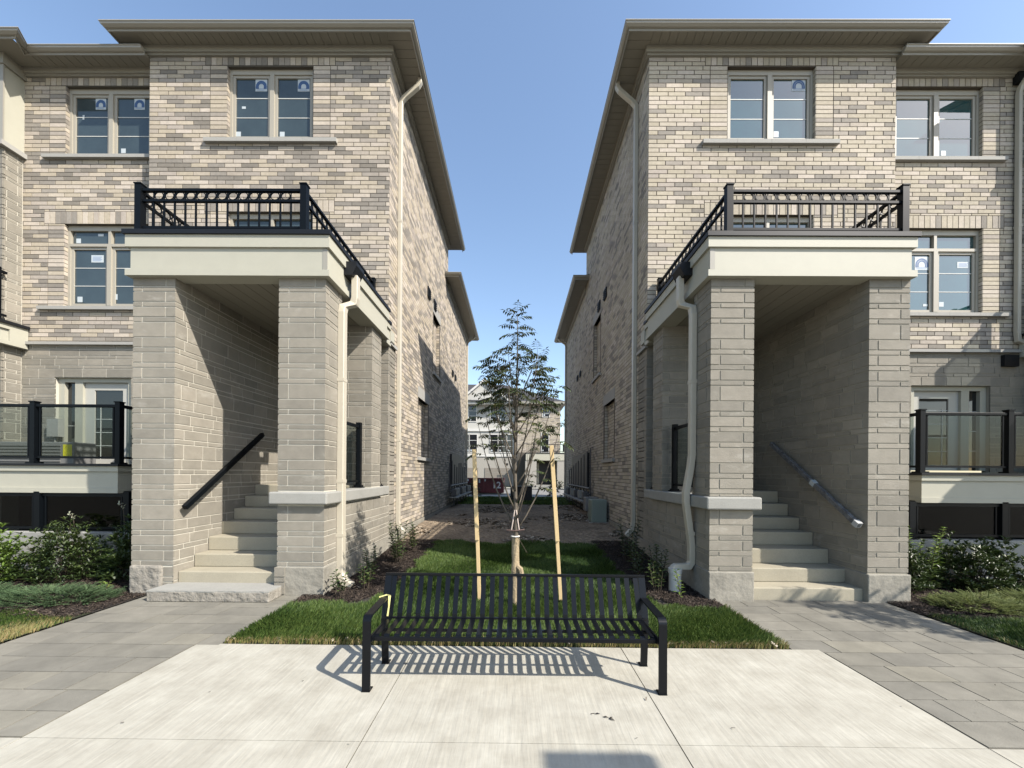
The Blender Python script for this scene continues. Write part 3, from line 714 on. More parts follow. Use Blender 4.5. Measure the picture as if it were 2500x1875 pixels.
    for xp in posts:
        p = MB(); p.box(X(xp)-.042, X(xp)+.042, YB+.04, YB+.124, zt, zt+1.06); p.box(X(xp)-.075, X(xp)+.075, YB+.01, YB+.155, zt+.01, zt+.035); p.box(X(xp)-.052, X(xp)+.052, YB+.03, YB+.134, zt+1.06, zt+1.08); p.build('post', M_BLK, gr)
    for a, b_ in zip(posts[:-1], posts[1:]):
        box('top_rail', M_BLK, gr, X(a+.042), X(b_-.042), YB+.055, YB+.11, zt+.98, zt+1.03, bevel=.008)
        box('bottom_rail', M_BLK, gr, X(a+.042), X(b_-.042), YB+.065, YB+.10, zt+.10, zt+.135)
        for q in (a+.1, b_-.1): box('clamp_bar', M_BLK, gr, X(q)-.012, X(q)+.012, YB+.07, YB+.095, zt+.135, zt+.98)
        box('glass_panel', M_GLASS_C, gr, X(a+.11), X(b_-.11), YB+.078, YB+.086, zt+.135, zt+.98)
    box('top_rail', M_BLK, gr, X(XL+.03), X(XL+.09), YB+.124, YR-.02, zt+.98, zt+1.03); box('bottom_rail', M_BLK, gr, X(XL+.04), X(XL+.08), YB+.124, YR-.02, zt+.10, zt+.135)
    box('glass_panel', M_GLASS_C, gr, X(XL+.06)-.004, X(XL+.06)+.004, YB+.2, YR-.1, zt+.135, zt+.98)
    # --- sunken patio under the balcony, with its own dark guard
    bx('patio_soffit', M_MEMB, XL, 12.4, YB+.1, YR, z0-.01, z0+.03)
    bx('patio_back_shade', mat('patio_shade', (.016, .015, .013), .9), 5.4, 12.4, YR-.03, YR-.022, -.5, z0)  # near-black sheet before the wall; the shade of the recess is in its colour
    bx('curb', M_CAP, 5.33, 12.4, YB-.06, YB+.14, -.2, .66, bevel=.01)
    pg = bpy.data.objects.new('patio_guard', None); COL.objects.link(pg); pg.parent = T; pg.matrix_parent_inverse = PINV[T.name]
    for xp in (6.62, 8.15, 9.7, 11.3):
        p = MB(); p.box(X(xp)-.05, X(xp)+.05, YB, YB+.1, .66, z0+.02); p.box(X(xp)-.08, X(xp)+.08, YB-.03, YB+.13, .66, .685); p.build('post', M_BLK, pg)
    for a, b_ in ((6.62, 8.15), (8.15, 9.7), (9.7, 11.3)):
        box('top_rail', M_BLK, pg, X(a+.05), X(b_-.05), YB+.03, YB+.07, z0-.06, z0-.012); box('bottom_rail', M_BLK, pg, X(a+.05), X(b_-.05), YB+.03, YB+.07, .70, .74)
        for q in (a+.11, b_-.11): box('clamp_bar', M_BLK, pg, X(q)-.012, X(q)+.012, YB+.035, YB+.065, .74, z0-.06)
        box('glass_panel', M_GLASS_K, pg, X(a+.12), X(b_-.12), YB+.046, YB+.054, .74, z0-.06)
    # --- porch
    pi, pj = 2.64, (3.29 if Lh else 3.225)      # inner pier
    po, pq = (4.73 if Lh else 4.78), (5.315 if Lh else 5.33)
    yb2 = YP+.50
    def grp(nm):
        o = bpy.data.objects.new(nm, None); COL.objects.link(o); o.parent = T; o.matrix_parent_inverse = PINV[T.name]; PINV[o.name] = Matrix(); return o
    e = .007
    inner = grp('pillar')
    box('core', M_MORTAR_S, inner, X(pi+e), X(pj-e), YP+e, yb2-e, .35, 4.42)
    zc0, zc1 = (1.26, 1.43) if Lh else (1.24, 1.41)
    stones(hk, inner, 'Y', YP+e, -1, *iv(pi, pj), .40, 4.40, [(*iv(pi, pj), zc0-.0, zc1)], pier=True)
    stones(hk, inner, 'X', X(pi+e), -s, YP+e, yb2, .40, 4.40, [(YP, yb2, zc0, zc1)], pier=True)
    stones(hk, inner, 'X', X(pj-e), s, YP+e, yb2, .40, 4.40, [(YP, yb2, zc0, zc1)], pier=True)
    stones(hk, inner, 'Y', yb2-e, 1, *iv(pi, pj), 1.43, 4.40, pier=True)
    bs = MB(); bs.box(X(pi-.015), X(pj+.01), YP-.03, yb2+.02, -.1, .395); bs.build('base', M_BASE, inner, bevel=.012)
    if Lh:
        stones(hk, inner, 'Y', YP-.03, -1, *iv(pj-.13, pj+.01), .02, .40, ztop=.40, mod=.07, first=5, th=.012)
    cp = MB(); cp.box(X(pi-.075), X(pj+.075), YP-.085, yb2+.02, zc0, zc1); cp.build('cap', M_CAP, inner, bevel=.02)
    outer = grp('pillar')
    box('core', M_MORTAR_S, outer, X(po+e), X(pq-e), YP+e, Y, -.1, 4.42)
    stones(hk, outer, 'Y', YP+e, -1, *iv(po, pq), .38, 4.40, pier=True)
    stones(hk, outer, 'X', X(po+e), -s, YP+e, Y-.02, 0., 4.40, Lm=.42)
    stones(hk, outer, 'X', X(pq-e), s, YP+e, Y-.02, 0., 4.40, Lm=.42)
    if Lh:
        MB().box(X(pq-.44), X(pq+.012), YP-.03, YP+.25, -.02, .40).build('base', M_ROCK, outer, bevel=.03)
        stones(hk, outer, 'Y', YP+e, -1, *iv(po, pq-.45), .0, .38, ztop=.38, mod=.07, first=5)
    else: MB().box(X(po-.012), X(pq+.012), YP-.03, YP+.75, -.1, .378).build('base', M_BASE, outer, bevel=.012)
    # rear inner pillar
    back = grp('pillar'); ya, yc = YP+1.72, YP+2.2; pk = 3.18
    box('core', M_MORTAR_S, back, X(pi+e), X(pk-e), ya+e, yc-e, zc1-.01, 4.42)
    stones(hk, back, 'Y', ya+e, -1, *iv(pi, pk), zc1, 4.40, pier=True)
    stones(hk, back, 'X', X(pi+e), -s, ya+e, yc, zc1, 4.40, pier=True)
    stones(hk, back, 'X', X(pk-e), s, ya+e, yc, zc1, 4.40, pier=True)
    # low wall between the pillars
    lw = grp('parapet')
    box('core', M_MORTAR_S, lw, X(pi+e+.01), X(2.92), yb2-.02, Y, .1, zc0)
    stones(hk, lw, 'X', X(pi+e+.01), -s, yb2-.03, yc, .36, zc0, ztop=4.40)
    stones(hk, lw, 'X', X(pi+e+.01), -s, yc, Y-.02, .36, zc0, ztop=4.40)
    box('base', M_BASE, lw, X(pi), X(2.9), yb2, Y+.44, -.1, .36)
    MB().box(X(pi-.05), X(2.98), yb2+.021, yc+.02, zc0, zc1).build('cap', M_CAP, lw, bevel=.015)
    MB().box(X(pi-.01), X(2.98), yc+.021, Y-.02, zc0, zc1).build('cap', M_CAP, lw, bevel=.015)
    gr2 = grp('glass_railing')
    for yp in (YP+.66, ya-.12, Y-.14):
        p = MB(); p.box(X(2.82)-.04, X(2.82)+.04, yp-.04, yp+.04, zc1, 2.6); p.box(X(2.82)-.08, X(2.82)+.08, yp-.08, yp+.08, zc1, zc1+.02); p.box(X(2.82)-.06, X(2.82)+.06, yp-.06, yp+.06, zc1+.02, zc1+.05); p.build('post', M_BLK, gr2)
    for (u, v) in ((YP+.70, ya-.16), (yc+.03, Y-.18)):
        box('top_rail', M_BLK, gr2, X(2.80), X(2.84), u, v, 2.50, 2.55); box('bottom_rail', M_BLK, gr2, X(2.80), X(2.84), u, v, zc1+.10, zc1+.135)
        box('glass_panel', M_GLASS_C, gr2, X(2.82)-.004, X(2.82)+.004, u+.06, v-.06, zc1+.135, 2.50)
    # stairs
    st = grp('stairs')
    if Lh: fr_ = [5.37, 5.64, 5.90, 6.17, 6.43, 6.69, 6.95]; hs = [.30, .49, .70, .90, 1.09, 1.28, 1.47]
    else: fr_ = [5.30, 5.59, 5.89, 6.20, 6.50, 6.77, 7.03]; hs = [.165, .365, .59, .80, 1.0, 1.21, 1.42]
    for i, (y, z) in enumerate(zip(fr_, hs)):
        yn = 8.0 if i == 6 else fr_[i+1]+.12
        # the lowest step stands between the pillars, the landing reaches the parapet
        xa = pj+.004 if y < yb2 else 2.94
        b_ = MB(); b_.box(X(xa), X(po-.004), y, min(yn, Y-.01), hs[i-1]-.0 if i else -.05, z); b_.build('step', M_STEP, st, bevel=.014)
    box('stair_mass', M_STEP, st, X(pj+.01), X(po-.01), fr_[-1]+.05, Y-.02, 0, hs[-2])
    # porch back wall door (dark, up on the landing)
    bx('entry_door', mat('black_door', (.02, .02, .022), .4), 3.3, 4.2, Y+.06, Y+.1, 1.47, 3.55)
    # ceiling of planks
    ce = bx('porch_ceiling', M_SOFF, pi+.05, po+.02, YP+.08, Y-.02, 4.405, 4.45)
    for i in range(10):
        q0 = pi+.06+(po-pi-.06)*i/10; q1 = pi+.06+(po-pi-.06)*(i+1)/10
        box('plank', M_SOFF, ce, X(q0+.004), X(q1-.004), YP+.1, Y-.025, 4.39, 4.404)
    # beams with stepped trim
    xa, xb = 2.56, (5.355 if Lh else 5.345); yy = YP-.08; z0 = 4.375; zt = 4.93 if Lh else 4.90
    def stepped(nm, x0, x1, y0, y1, side):
        pass
    bm_ = MB()
    bm_.box(X(xa), X(xb), yy, YP+.16, z0, z0+.085)
    bm_.box(X(xa+.035), X(xb-.05), yy+.03, YP+.16, z0+.085, z0+.39)
    bm_.box(X(xa), X(xb), yy, YP+.16, z0+.39, zt)
    bm_.build('beam', M_TRIM, T)
    bm_ = MB(); ye = YP+2.42
    bm_.box(X(xa), X(xa+.3), YP+.16, ye, z0, z0+.085); bm_.box(X(xa+.035), X(xa+.3), YP+.16, ye-.03, z0+.085, z0+.39); bm_.box(X(xa), X(xa+.3), YP+.16, ye, z0+.39, zt)
    bm_.build('beam', M_TRIM, T)
    bm_ = MB(); xr = xa+.06
    bm_.box(X(xr), X(xr+.3), ye, Y-.01, z0-.04, z0+.05); bm_.box(X(xr+.03), X(xr+.3), ye, Y-.012, z0+.05, z0+.3); bm_.box(X(xr), X(xr+.3), ye, Y-.01, z0+.3, z0+.4)
    bm_.box(X(xr), X(XI-.02), Y-.01, Y+.22, z0+.05, z0+.3); bm_.build('beam', M_TRIM, T)
    bm_ = MB(); bm_.box(X(xb-.3), X(xb), YP+.16, Y-.02, z0, z0+.085); bm_.box(X(xb-.3), X(xb-.05), YP+.16, Y-.02, z0+.085, z0+.39); bm_.box(X(xb-.3), X(xb), YP+.16, Y-.02, z0+.39, zt); bm_.build('beam', M_TRIM, T)
    box('corner_bead', M_GUTT, T, X(xa+.035), X(xa+.10), yy+.026, yy+.03, z0+.10, z0+.385)
    box('roof_edge', M_MEMB, T, X(xa-.02), X(xb+.025), yy-.025, ye+.02, zt+.002, zt+.062)
    box('roof_edge', M_MEMB, T, X(xr-.02), X(xb+.02), ye+.02, Y-.005, z0+.4, z0+.46)
    box('porch_roof', M_MEMB, T, X(xa+.1), X(xb-.1), ye, Y-.02, z0+.46, zt+.05)
    # metal railing with rings
    ra = grp('balcony_railing'); yr = 5.35 if Lh else 5.31; x_in, x_out = (2.97, 5.275) if Lh else (2.90, 5.285); zb = zt+.065
    zt_ = 5.62 if Lh else 5.60; z2 = 5.475 if Lh else 5.455; zb_ = 5.10 if Lh else 5.08
    def rpost(x, y):
        p = MB(); p.box(x-.043, x+.043, y-.043, y+.043, zb, zt_+.07); p.box(x-.052, x+.052, y-.052, y+.052, zt_+.07, zt_+.085); p.box(x-.06, x+.06, y-.06, y+.06, zb, zb+.025); p.build('post', M_BLK, ra)
    for xx in (x_in, x_out):
        rpost(X(xx), yr); rpost(X(xx), Y-.1)
    def run(p0, p1, plane):
        n = 15 if plane == 'y' else 17
        L_ = p1-p0; c = X(0)
        for zz_, w_, h_ in ((zt_, .05, .032), (z2, .04, .032), (zb_, .04, .032)):
            if plane == 'y': box('rail', M_BLK, ra, p0, p1, yr-w_/2, yr+w_/2, zz_-h_/2, zz_+h_/2)
        for i in range(1, n):
            u = p0+L_*i/n; m_ = MB(); m_.box(u-.0095, u+.0095, yr-.0095, yr+.0095, zb_+.016, z2-.016); m_.box(u-.006, u+.006, yr-.006, yr+.006, z2+.016, zt_-.016); m_.build('baluster', M_BLK, ra)
        for i in range(1, n-1):
            u = p0+L_*(i+.5)/n; MB().ring((u, yr, (z2+zt_)/2), .062, .054, .012, .014, 18).build('ring', M_BLK, ra, smooth=False)
    q0, q1 = sorted((X(x_in), X(x_out))); run(q0+.043, q1-.043, 'y')
    for xx in (x_in, x_out):
        p0, p1 = yr+.043, Y-.143; n = 17; x = X(xx)
        for zz_, w_, h_ in ((zt_, .05, .032), (z2, .04, .032), (zb_, .04, .032)): box('rail', M_BLK, ra, x-w_/2, x+w_/2, p0, p1, zz_-h_/2, zz_+h_/2)
        for i in range(1, n):
            u = p0+(p1-p0)*i/n; m_ = MB(); m_.box(x-.0095, x+.0095, u-.0095, u+.0095, zb_+.016, z2-.016); m_.build('baluster', M_BLK, ra)
        for i in range(0, n):
            u = p0+(p1-p0)*(i+.5)/n; MB().ring((x, u, (z2+zt_)/2), .062, .054, .012, .014, 12, plane='x').build('ring', M_BLK, ra)
    # handrail on the stair wall
    hr = MB(); hx = po-.09
    if Lh: A, B = Vector((X(hx), 5.37, 1.19)), Vector((X(hx), 7.03, 2.39))
    else: A, B = Vector((X(hx), 5.28, 1.03)), Vector((X(hx), 7.10, 2.29))
    wrap = mat('plastic_wrapped_metal', (.24, .245, .25), .25, var=.6, vscale=16, col2=(.05, .05, .055)) if not Lh else M_BLK
    hrg = grp('handrail')
    MB().bar(A, B, .062, .07).build('rail', wrap, hrg, bevel=.008)
    for t in (.12, .5, .88):
        p = A.lerp(B, t); b_ = MB(); b_.tube([(p.x, p.y, p.z-.03), (p.x+s*.02, p.y, p.z-.08), (X(po-.0), p.y, p.z-.08)], .009, 6); b_.build('bracket', M_BLK, hrg)
    if not Lh:
        p = A.lerp(B, .42); q = A.lerp(B, .46); MB().bar(p+Vector((-.005, 0, .005)), q+Vector((-.005, 0, .005)), .068, .073).build('sticker', M_WHITE, hrg)
        MB().bar(A, A.lerp(B, .035), .072, .078).build('end_cap', mat('crumpled_plastic', (.45, .45, .44), .3, bump=.6, bscale=50), hrg)
    # --- downspouts
    def spout(nm, pts, a=.075, b_=.065, m_=M_PIPE, side=(0, 1, 0), joints=()):
        o = MB().rtube(pts, a, b_, side).build(nm, m_, T, bevel=.008, seg=1)
        for (x, y, z) in joints: MB().box(x-b_/2-.004, x+b_/2+.004, y-a/2-.004, y+a/2+.004, z, z+.05).build('coupling', m_, o)
    ym = 8.62
    xs_ = XI-.05
    spout('downspout', [(X(a0+.03), ym, ZSO+.02), (X(a0+.03), ym, ZSO-.09), (X(a0+.08), ym, ZSO-.17), (X(XI-.13), ym, ZSO-.42), (X(xs_), ym, ZSO-.52), (X(xs_), ym, .62), (X(xs_-.03), ym, .48), (X(xs_-.16), ym-.02, .34)],
          .105, .085, joints=[(X(xs_), ym, 7.3), (X(xs_), ym, 2.4)])
    spout('downspout', [(X(a0+.05), 20.6, ZL-.02), (X(a0+.12), 20.6, ZL-.12), (X(XI-.1), 20.6, ZL-.3), (X(XI-.05), 20.6, ZL-.4), (X(XI-.05), 20.6, .45)], .09, .08)
    # porch scupper and spout
    ysp = YP+.58 if Lh else YP+.60
    sc_ = MB(); sc_.prism([(X(2.60), 4.86), (X(2.60), 4.66), (X(2.47), 4.66), (X(2.40), 4.80), (X(2.40), 4.86)], 'y', ysp-.14, ysp+.14); sc_.build('scupper', M_MEMB, T)
    xo = pi-.045
    if Lh:
        spout('downspout', [(X(2.47), ysp, 4.70), (X(2.47), ysp, 4.36), (X(2.49), ysp, 4.28), (X(xo+.0), ysp-.13, 4.18), (X(xo), ysp-.16, 4.08), (X(xo), ysp-.16, .30), (X(xo-.01), ysp-.17, .20), (X(xo-.07), ysp-.19, .09), (X(xo-.20), ysp-.22, .03)],
              .115, .095, joints=[(X(xo), ysp-.16, 3.05), (X(xo), ysp-.16, 1.55), (X(xo), ysp-.16, .75)])
    else:
        xs2 = xo-.085
        spout('downspout', [(X(2.47), ysp, 4.70), (X(2.47), ysp, 4.36), (X(2.49), ysp, 4.28), (X(xo), ysp-.13, 4.18), (X(xo), ysp-.16, 4.06), (X(xo), ysp-.16, 2.0), (X(xo-.02), ysp-.16, 1.82), (X(xs2), ysp-.16, 1.44), (X(xs2), ysp-.16, 1.30), (X(xo-.015), ysp-.16, .80), (X(xo), ysp-.16, .66), (X(xo), ysp-.16, .42), (X(xo-.04), ysp-.17, .36), (X(xo-.24), ysp-.19, .36), (X(xo-.30), ysp-.19, .31)],
              .10, .085, joints=[(X(xo), ysp-.16, 3.05), (X(xo-.015), ysp-.16, .82)])
    # --- pieces that differ between the rows
    if Lh:
        ss = MB().box(X(3.20), X(4.80), 4.985, 5.40, 0, .130).build('stone_step', M_ROCK, st, bevel=.012)
        tp = MB(); r2 = random.Random(4); n = 26; pl = [(X(4.80)+1.60*i/n, 4.985+r2.uniform(-.006, .010)) for i in range(n+1)]+[(X(3.20), 5.40), (X(4.80), 5.40)]
        tp.prism(pl, 'z', .128, .146); tp.build('step_top', M_CAP, st)
        b_ = MB(); b_.box(-9.96, -9.72, YR-.14, YR-.02, 2.42, 2.80); b_.tube([(-9.84, YR-.08, 2.42), (-9.84, YR-.08, 1.83)], .02, 6); b_.build('electrical_box', M_CAP, T)
    else:
        spout('downspout', [(10.40, YR-.45, 10.2), (10.40, YR-.40, 10.1), (10.42, YR-.1, 9.82), (10.42, YR-.07, 9.7), (10.42, YR-.07, 4.72), (10.44, YR-.07, 4.55), (10.56, YR-.07, 4.5), (10.9, YR-.07, 4.5)], .085, .07, side=(0, 1, 0), joints=[(10.42, YR-.07, 6.9)])
        bx('unseen_shade_slab', M_TRIM, 10.52, 15, 3.7, 7.0, 4.30+dz, 4.95)  # added slab out of view, stretched forward to shade the right balcony and door
        bx('vent', M_MEMB, 10.16, 10.46, YR-.08, YR-.015, 4.02, 4.26)
        bx('vent', M_MEMB, 10.36, 10.62, YR-.12, YR-.015, 9.92, 10.12)
    # utilities on the side wall
    return T
TL = house(-1); TR = house(1)
flush_pieces()

# ------------------------------------------------------------------ bench
def bench():
    T = thing('bench', 'long black slatted metal bench on the concrete with a yellow ribbon on one armrest', 'bench', (0, 3.15, 0))
    M_B = mat('black_bench_metal', (.0045, .0055, .0075), .3, spec=.22)
    XE = 1.15; YF, YB, YT = 3.03, 3.37, 3.52; ZSE = .415; ZTOP = .782; ZA = .585
    def ribbon(pts, wid, th, nm, x, m_=M_B, r_=.0):
        """flat bar following (y,z) points, 'wid' across x"""
        b = MB(); n = len(pts); P = [Vector((0, p[0], p[1])) for p in pts]; vs = []
        for i, p in enumerate(P):
            d0 = (p-P[i-1]).normalized() if i else (P[1]-p).normalized(); d1 = (P[i+1]-p).normalized() if i < n-1 else d0
            d = (d0+d1).normalized(); q = Vector((0, -d.z, d.y)); k = 1/max(.6, d.dot(d0))
            for a, c in ((-wid/2, -th/2), (wid/2, -th/2), (wid/2, th/2), (-wid/2, th/2)): vs.append((x+a, p.y+q.y*c*k, p.z+q.z*c*k))
        fs = [(0, 1, 2, 3), tuple(4*n-4+i for i in (3, 2, 1, 0))]
        for i in range(n-1):
            for k in range(4): a = i*4+k; c = i*4+(k+1) % 4; fs.append((a, a+4, c+4, c))
        b.add(vs, fs); return b.build(nm, m_, T)
    def arc(c, r_, a0, a1, n=6): return [(c[0]+r_*math.cos(R(a0+(a1-a0)*i/n)), c[1]+r_*math.sin(R(a0+(a1-a0)*i/n))) for i in range(n+1)]
    for sx in (-1, 1):
        x = sx*XE
        ribbon([(2.985, 0), (2.992, ZA-.06)]+arc((3.042, ZA-.055), .05, 180, 95)+[(3.06, ZA-.005)], .064, .013, 'leg', x)
        ribbon([(3.06, ZA-.005), (3.42, ZA+.012), (3.44, ZA+.012)], .064, .013, 'armrest', x)
        ribbon([(3.43, 0), (3.40, ZSE-.03), (3.41, ZSE+.02), (YT, ZTOP)], .06, .013, 'leg', x)
        for yy, dd in ((2.985, 1), (3.43, 1)):
            MB().box(x-.045*0-.032, x+.032+.0, yy-.012, yy+.06, 0, .009).build('foot_plate', M_B, T)
            MB().tube([(x+.008, yy+.034, .008), (x+.008, yy+.034, .05)], .009, 8).build('bolt', mat('zinc_bolt', (.6, .6, .6), .3, metal=1), T)
        ribbon([(3.0, ZSE-.01), (3.42, ZSE-.01)], .012, .05, 'side_rail', x-sx*.03)
    n = 28; sp = 2.27/n
    for i in range(n):
        x = -XE+.015+sp*(i+.5); wd = .043
        ribbon([(YB+.015, ZSE+.022), (YB+.02, ZSE+.05), (YT-.005, ZTOP-.02)], wd, .006, 'back_slat', x)
        ribbon([(YF+.008, ZSE-.03), (YF+.014, ZSE-.006), (YF+.03, ZSE+.003), (YB, ZSE+.010)], wd, .006, 'seat_slat', x)
    MB().box(-XE-.03, XE+.03, YT-.014, YT+.006, ZTOP-.018, ZTOP+.006).build('top_rail', M_B, T, bevel=.003)
    MB().box(-XE, XE, YF, YF+.018, ZSE-.042, ZSE-.008).build('front_rail', M_B, T, bevel=.004)
    MB().box(-XE, XE, YB-.002, YB+.016, ZSE+.008, ZSE+.026).build('seat_back_rail', M_B, T, bevel=.003)
    MB().box(-XE, XE, 3.19, 3.215, ZSE-.030, ZSE-.012).build('cross_bar', M_B, T)
    rb = MB(); M_R = mat('yellow_ribbon', (.78, .72, .30), .6)
    xx = -XE+.035
    rb.add([(xx-.085, 3.40, ZA+.022), (xx-.02, 3.41, ZA+.040), (xx+.02, 3.40, ZA+.034), (xx+.02, 3.40, ZA+.022), (xx-.02, 3.41, ZA+.028), (xx-.085, 3.40, ZA+.010)], [(0, 1, 4, 5), (1, 2, 3, 4)])
    rb.add([(xx+.0, 3.385, ZA+.03), (xx+.022, 3.39, ZA+.03), (xx+.014, 3.385, ZA-.06), (xx+.004, 3.38, ZA-.15), (xx-.012, 3.38, ZA-.15), (xx+.0, 3.385, ZA-.06)], [(0, 1, 2, 5), (5, 2, 3, 4)])
    rb.build('ribbon', M_R, T)
bench()

# ------------------------------------------------------------------ grass, mulch, plants
def tint_mat(name, c0, c1, rough=.6, trans=0.):
    M = bpy.data.materials.new(name); M.use_nodes = True; n = M.node_tree.nodes; l = M.node_tree.links; b = n['Principled BSDF']
    a = n.new('ShaderNodeAttribute'); a.attribute_name = 'tint'; cr = n.new('ShaderNodeValToRGB'); e = cr.color_ramp.elements
    e[0].color = (*c0[0], 1); e[0].position = 0; e[1].color = (*c0[-1], 1); e[1].position = 1
    for i, c in enumerate(c0[1:-1]): q = e.new((i+1)/(len(c0)-1)); q.color = (*c, 1)
    l.new(a.outputs['Fac'], cr.inputs[0]); l.new(cr.outputs[0], b.inputs['Base Color']); b.inputs['Roughness'].default_value = rough
    b.inputs['Specular IOR Level'].default_value = c1
    if trans:
        t = n.new('ShaderNodeBsdfTranslucent'); l.new(cr.outputs[0], t.inputs[0]); mx = n.new('ShaderNodeMixShader'); mx.inputs[0].default_value = trans
        l.new(b.outputs[0], mx.inputs[1]); l.new(t.outputs[0], mx.inputs[2]); l.new(mx.outputs[0], n['Material Output'].inputs[0])
    return M
M_GRASS = tint_mat('grass_blades', [(.024, .05, .010), (.055, .098, .020), (.11, .155, .036), (.27, .20, .095)], .3, .55, .25)
def pnoise(x, y, s, seed=0):
    r_ = np.random.default_rng(seed); v = np.zeros_like(x)
    for k in range(5):
        a = r_.uniform(0, 2*math.pi); f_ = s*r_.uniform(.6, 1.8); v += np.sin(f_*(x*math.cos(a)+y*math.sin(a))+r_.uniform(0, 6))
    return v/5
GRASS = [[], [], []]
def grass(x0, x1, y0, y1, dens, h, wd=.004, ok=None, dry=None, seed=1, zoff=0.):
    N = int((x1-x0)*(y1-y0)*dens); r_ = np.random.default_rng(seed)
    x = r_.uniform(x0, x1, N); y = r_.uniform(y0, y1, N)
    if ok is not None: k = ok(x, y); x = x[k]; y = y[k]; N = len(x)
    z = np.interp(y, [6.6, 8, 10.5, 21, 23], [0, .10, .31, .37, .37])+zoff
    hh = h*r_.uniform(.5, 1.15, N)*(1+.3*pnoise(x, y, 5, 3)); a = r_.uniform(0, 2*math.pi, N); ln = hh*r_.uniform(.15, .75, N)
    la = 1.2*pnoise(x, y, 3, 8)*3+r_.uniform(-1.2, 1.2, N)
    dx, dy = np.cos(a)*wd, np.sin(a)*wd; lx, ly = np.cos(la)*ln, np.sin(la)*ln
    P = np.stack([np.stack([x-dx, y-dy, z], 1), np.stack([x+dx, y+dy, z], 1), np.stack([x+lx*.35+dx*.7, y+ly*.35+dy*.7, z+hh*.62], 1),
                  np.stack([x+lx*.35-dx*.7, y+ly*.35-dy*.7, z+hh*.62], 1), np.stack([x+lx, y+ly, z+hh], 1), np.stack([x+lx+dx*.1, y+ly+dy*.1, z+hh], 1)], 1).reshape(-1, 3)
    b = 6*np.arange(N)[:, None]; Fc = np.concatenate([b+np.array([[0, 1, 2, 3]]), b+np.array([[3, 2, 5, 4]])])
    t = np.clip(.36+.30*pnoise(x, y, 2.2, 5)+.12*pnoise(x, y, 9, 6)+r_.uniform(-.36, .34, N), 0, .64)
    if dry is not None: d = dry(x, y); t = np.where(r_.uniform(0, 1, N) < d, r_.uniform(.75, 1, N), t)
    return P, Fc, np.repeat(t, 6)
def grass_obj(name, label, parts):
    V = []; Fc = []; A = []; o = 0
    for P, f_, a in parts: V.append(P); Fc.append(f_+o); A.append(a); o += len(P)
    ob = fast_mesh(name, np.concatenate(V), np.concatenate(Fc), M_GRASS, None, 'stuff', np.concatenate(A)); tag(ob, label, 'grass')
edge_dry = lambda x, y: np.clip(.85-(y-3.80)*9, 0, 1)+np.clip(.5-(2.70-x)*8, 0, .6)
bedge = lambda y: np.interp(y, [4.8, 5.0, 5.4, 9], [2.9, 2.2, 1.86, 1.80])
wob = lambda x, y: .05*np.sin(9*y)+.04*np.sin(23*y+1)
grass_obj('grass', 'mown green lawn between the two houses, dry along the concrete', [
    grass(-2.88, 2.70, 3.79, 4.98, 12500, .066, .0040, lambda x, y: (y < 4.93+.04*np.sin(7*x)+.03*np.sin(19*x)) | (abs(x) < 1.85), edge_dry, 11),
    grass(-1.9, 1.85, 4.93, 8.75, 6500, .065, .0050, lambda x, y: (abs(x) < bedge(y)-.04+wob(x, y)) & (y < 8.62+.14*np.sin(3.1*x)+.07*np.sin(9*x+1)), None, 12)])
dryL = lambda x, y: np.clip(.55+1.1*pnoise(x, y, 3.5, 21)-(-5.05-x)*.55, 0, .95)
grass_obj('grass', 'patch of lawn with straw brown dead edge beside the left path', [
    grass(-8.6, -5.04, 2.45, 4.62, 8500, .05, .004, lambda x, y: y < 4.5+.08*np.sin(4*x)+.25*np.clip(-5.9-x, -.5, .4)*.5, dryL, 13)])
grass_obj('grass', 'patch of green lawn beside the right path, half in shade', [
    grass(5.03, 8.6, 2.45, 4.8, 8500, .055, .004, lambda x, y: y < 4.66+.07*np.sin(4*x), lambda x, y: np.clip(.35-(x-5.03)*3, 0, .3), 14)])
grass_obj('grass', 'far strip of dark lawn behind the bare dirt', [grass(-4.2, 4.2, 16.8, 21.4, 900, .10, .014, None, None, 15)])
M_CHIP = tint_mat('mulch_chips', [(.018, .014, .012), (.045, .034, .027), (.10, .078, .06)], .2, .9)
def chips(name, label, regs, m_, cat='mulch', ln=(.015, .045), wd=(.003, .009), lift=.022):
    V = []; Fc = []; A = []; o = 0
    for (x0, x1, y0, y1, dens, ok, seed) in regs:
        N = int((x1-x0)*(y1-y0)*dens); r_ = np.random.default_rng(seed); x = r_.uniform(x0, x1, N); y = r_.uniform(y0, y1, N)
        if ok is not None: k = ok(x, y); x = x[k]; y = y[k]; N = len(x)
        z = np.interp(y, [6.6, 8, 10.5, 21, 23], [0, .10, .31, .37, .37])+r_.uniform(.006, lift+.006, N)
        a = r_.uniform(0, 2*math.pi, N); L_ = r_.uniform(*ln, N)/2; W_ = r_.uniform(*wd, N)/2; ti = r_.uniform(-.5, .5, N)
        ux, uy = np.cos(a)*L_, np.sin(a)*L_; vx, vy = -np.sin(a)*W_, np.cos(a)*W_; uz = L_*ti; vz = W_*r_.uniform(-.8, .8, N)
        q = [np.stack([x+i*ux+j*vx, y+i*uy+j*vy, z+i*uz+j*vz+L_*.3], 1) for i, j in ((-1, -1), (1, -1), (1, 1), (-1, 1))]
        V.append(np.stack(q, 1).reshape(-1, 3)); Fc.append(o+4*np.arange(N)[:, None]+np.arange(4)[None]); o += 4*N
        A.append(np.repeat(r_.uniform(0, 1, N)**1.5, 4))
    ob = fast_mesh(name, np.concatenate(V), np.concatenate(Fc), m_, None, 'stuff', np.concatenate(A)); tag(ob, label, cat)
outb = lambda x, y: (abs(x) > bedge(y)-.10+wob(x, y)) & (abs(x) < 2.66)
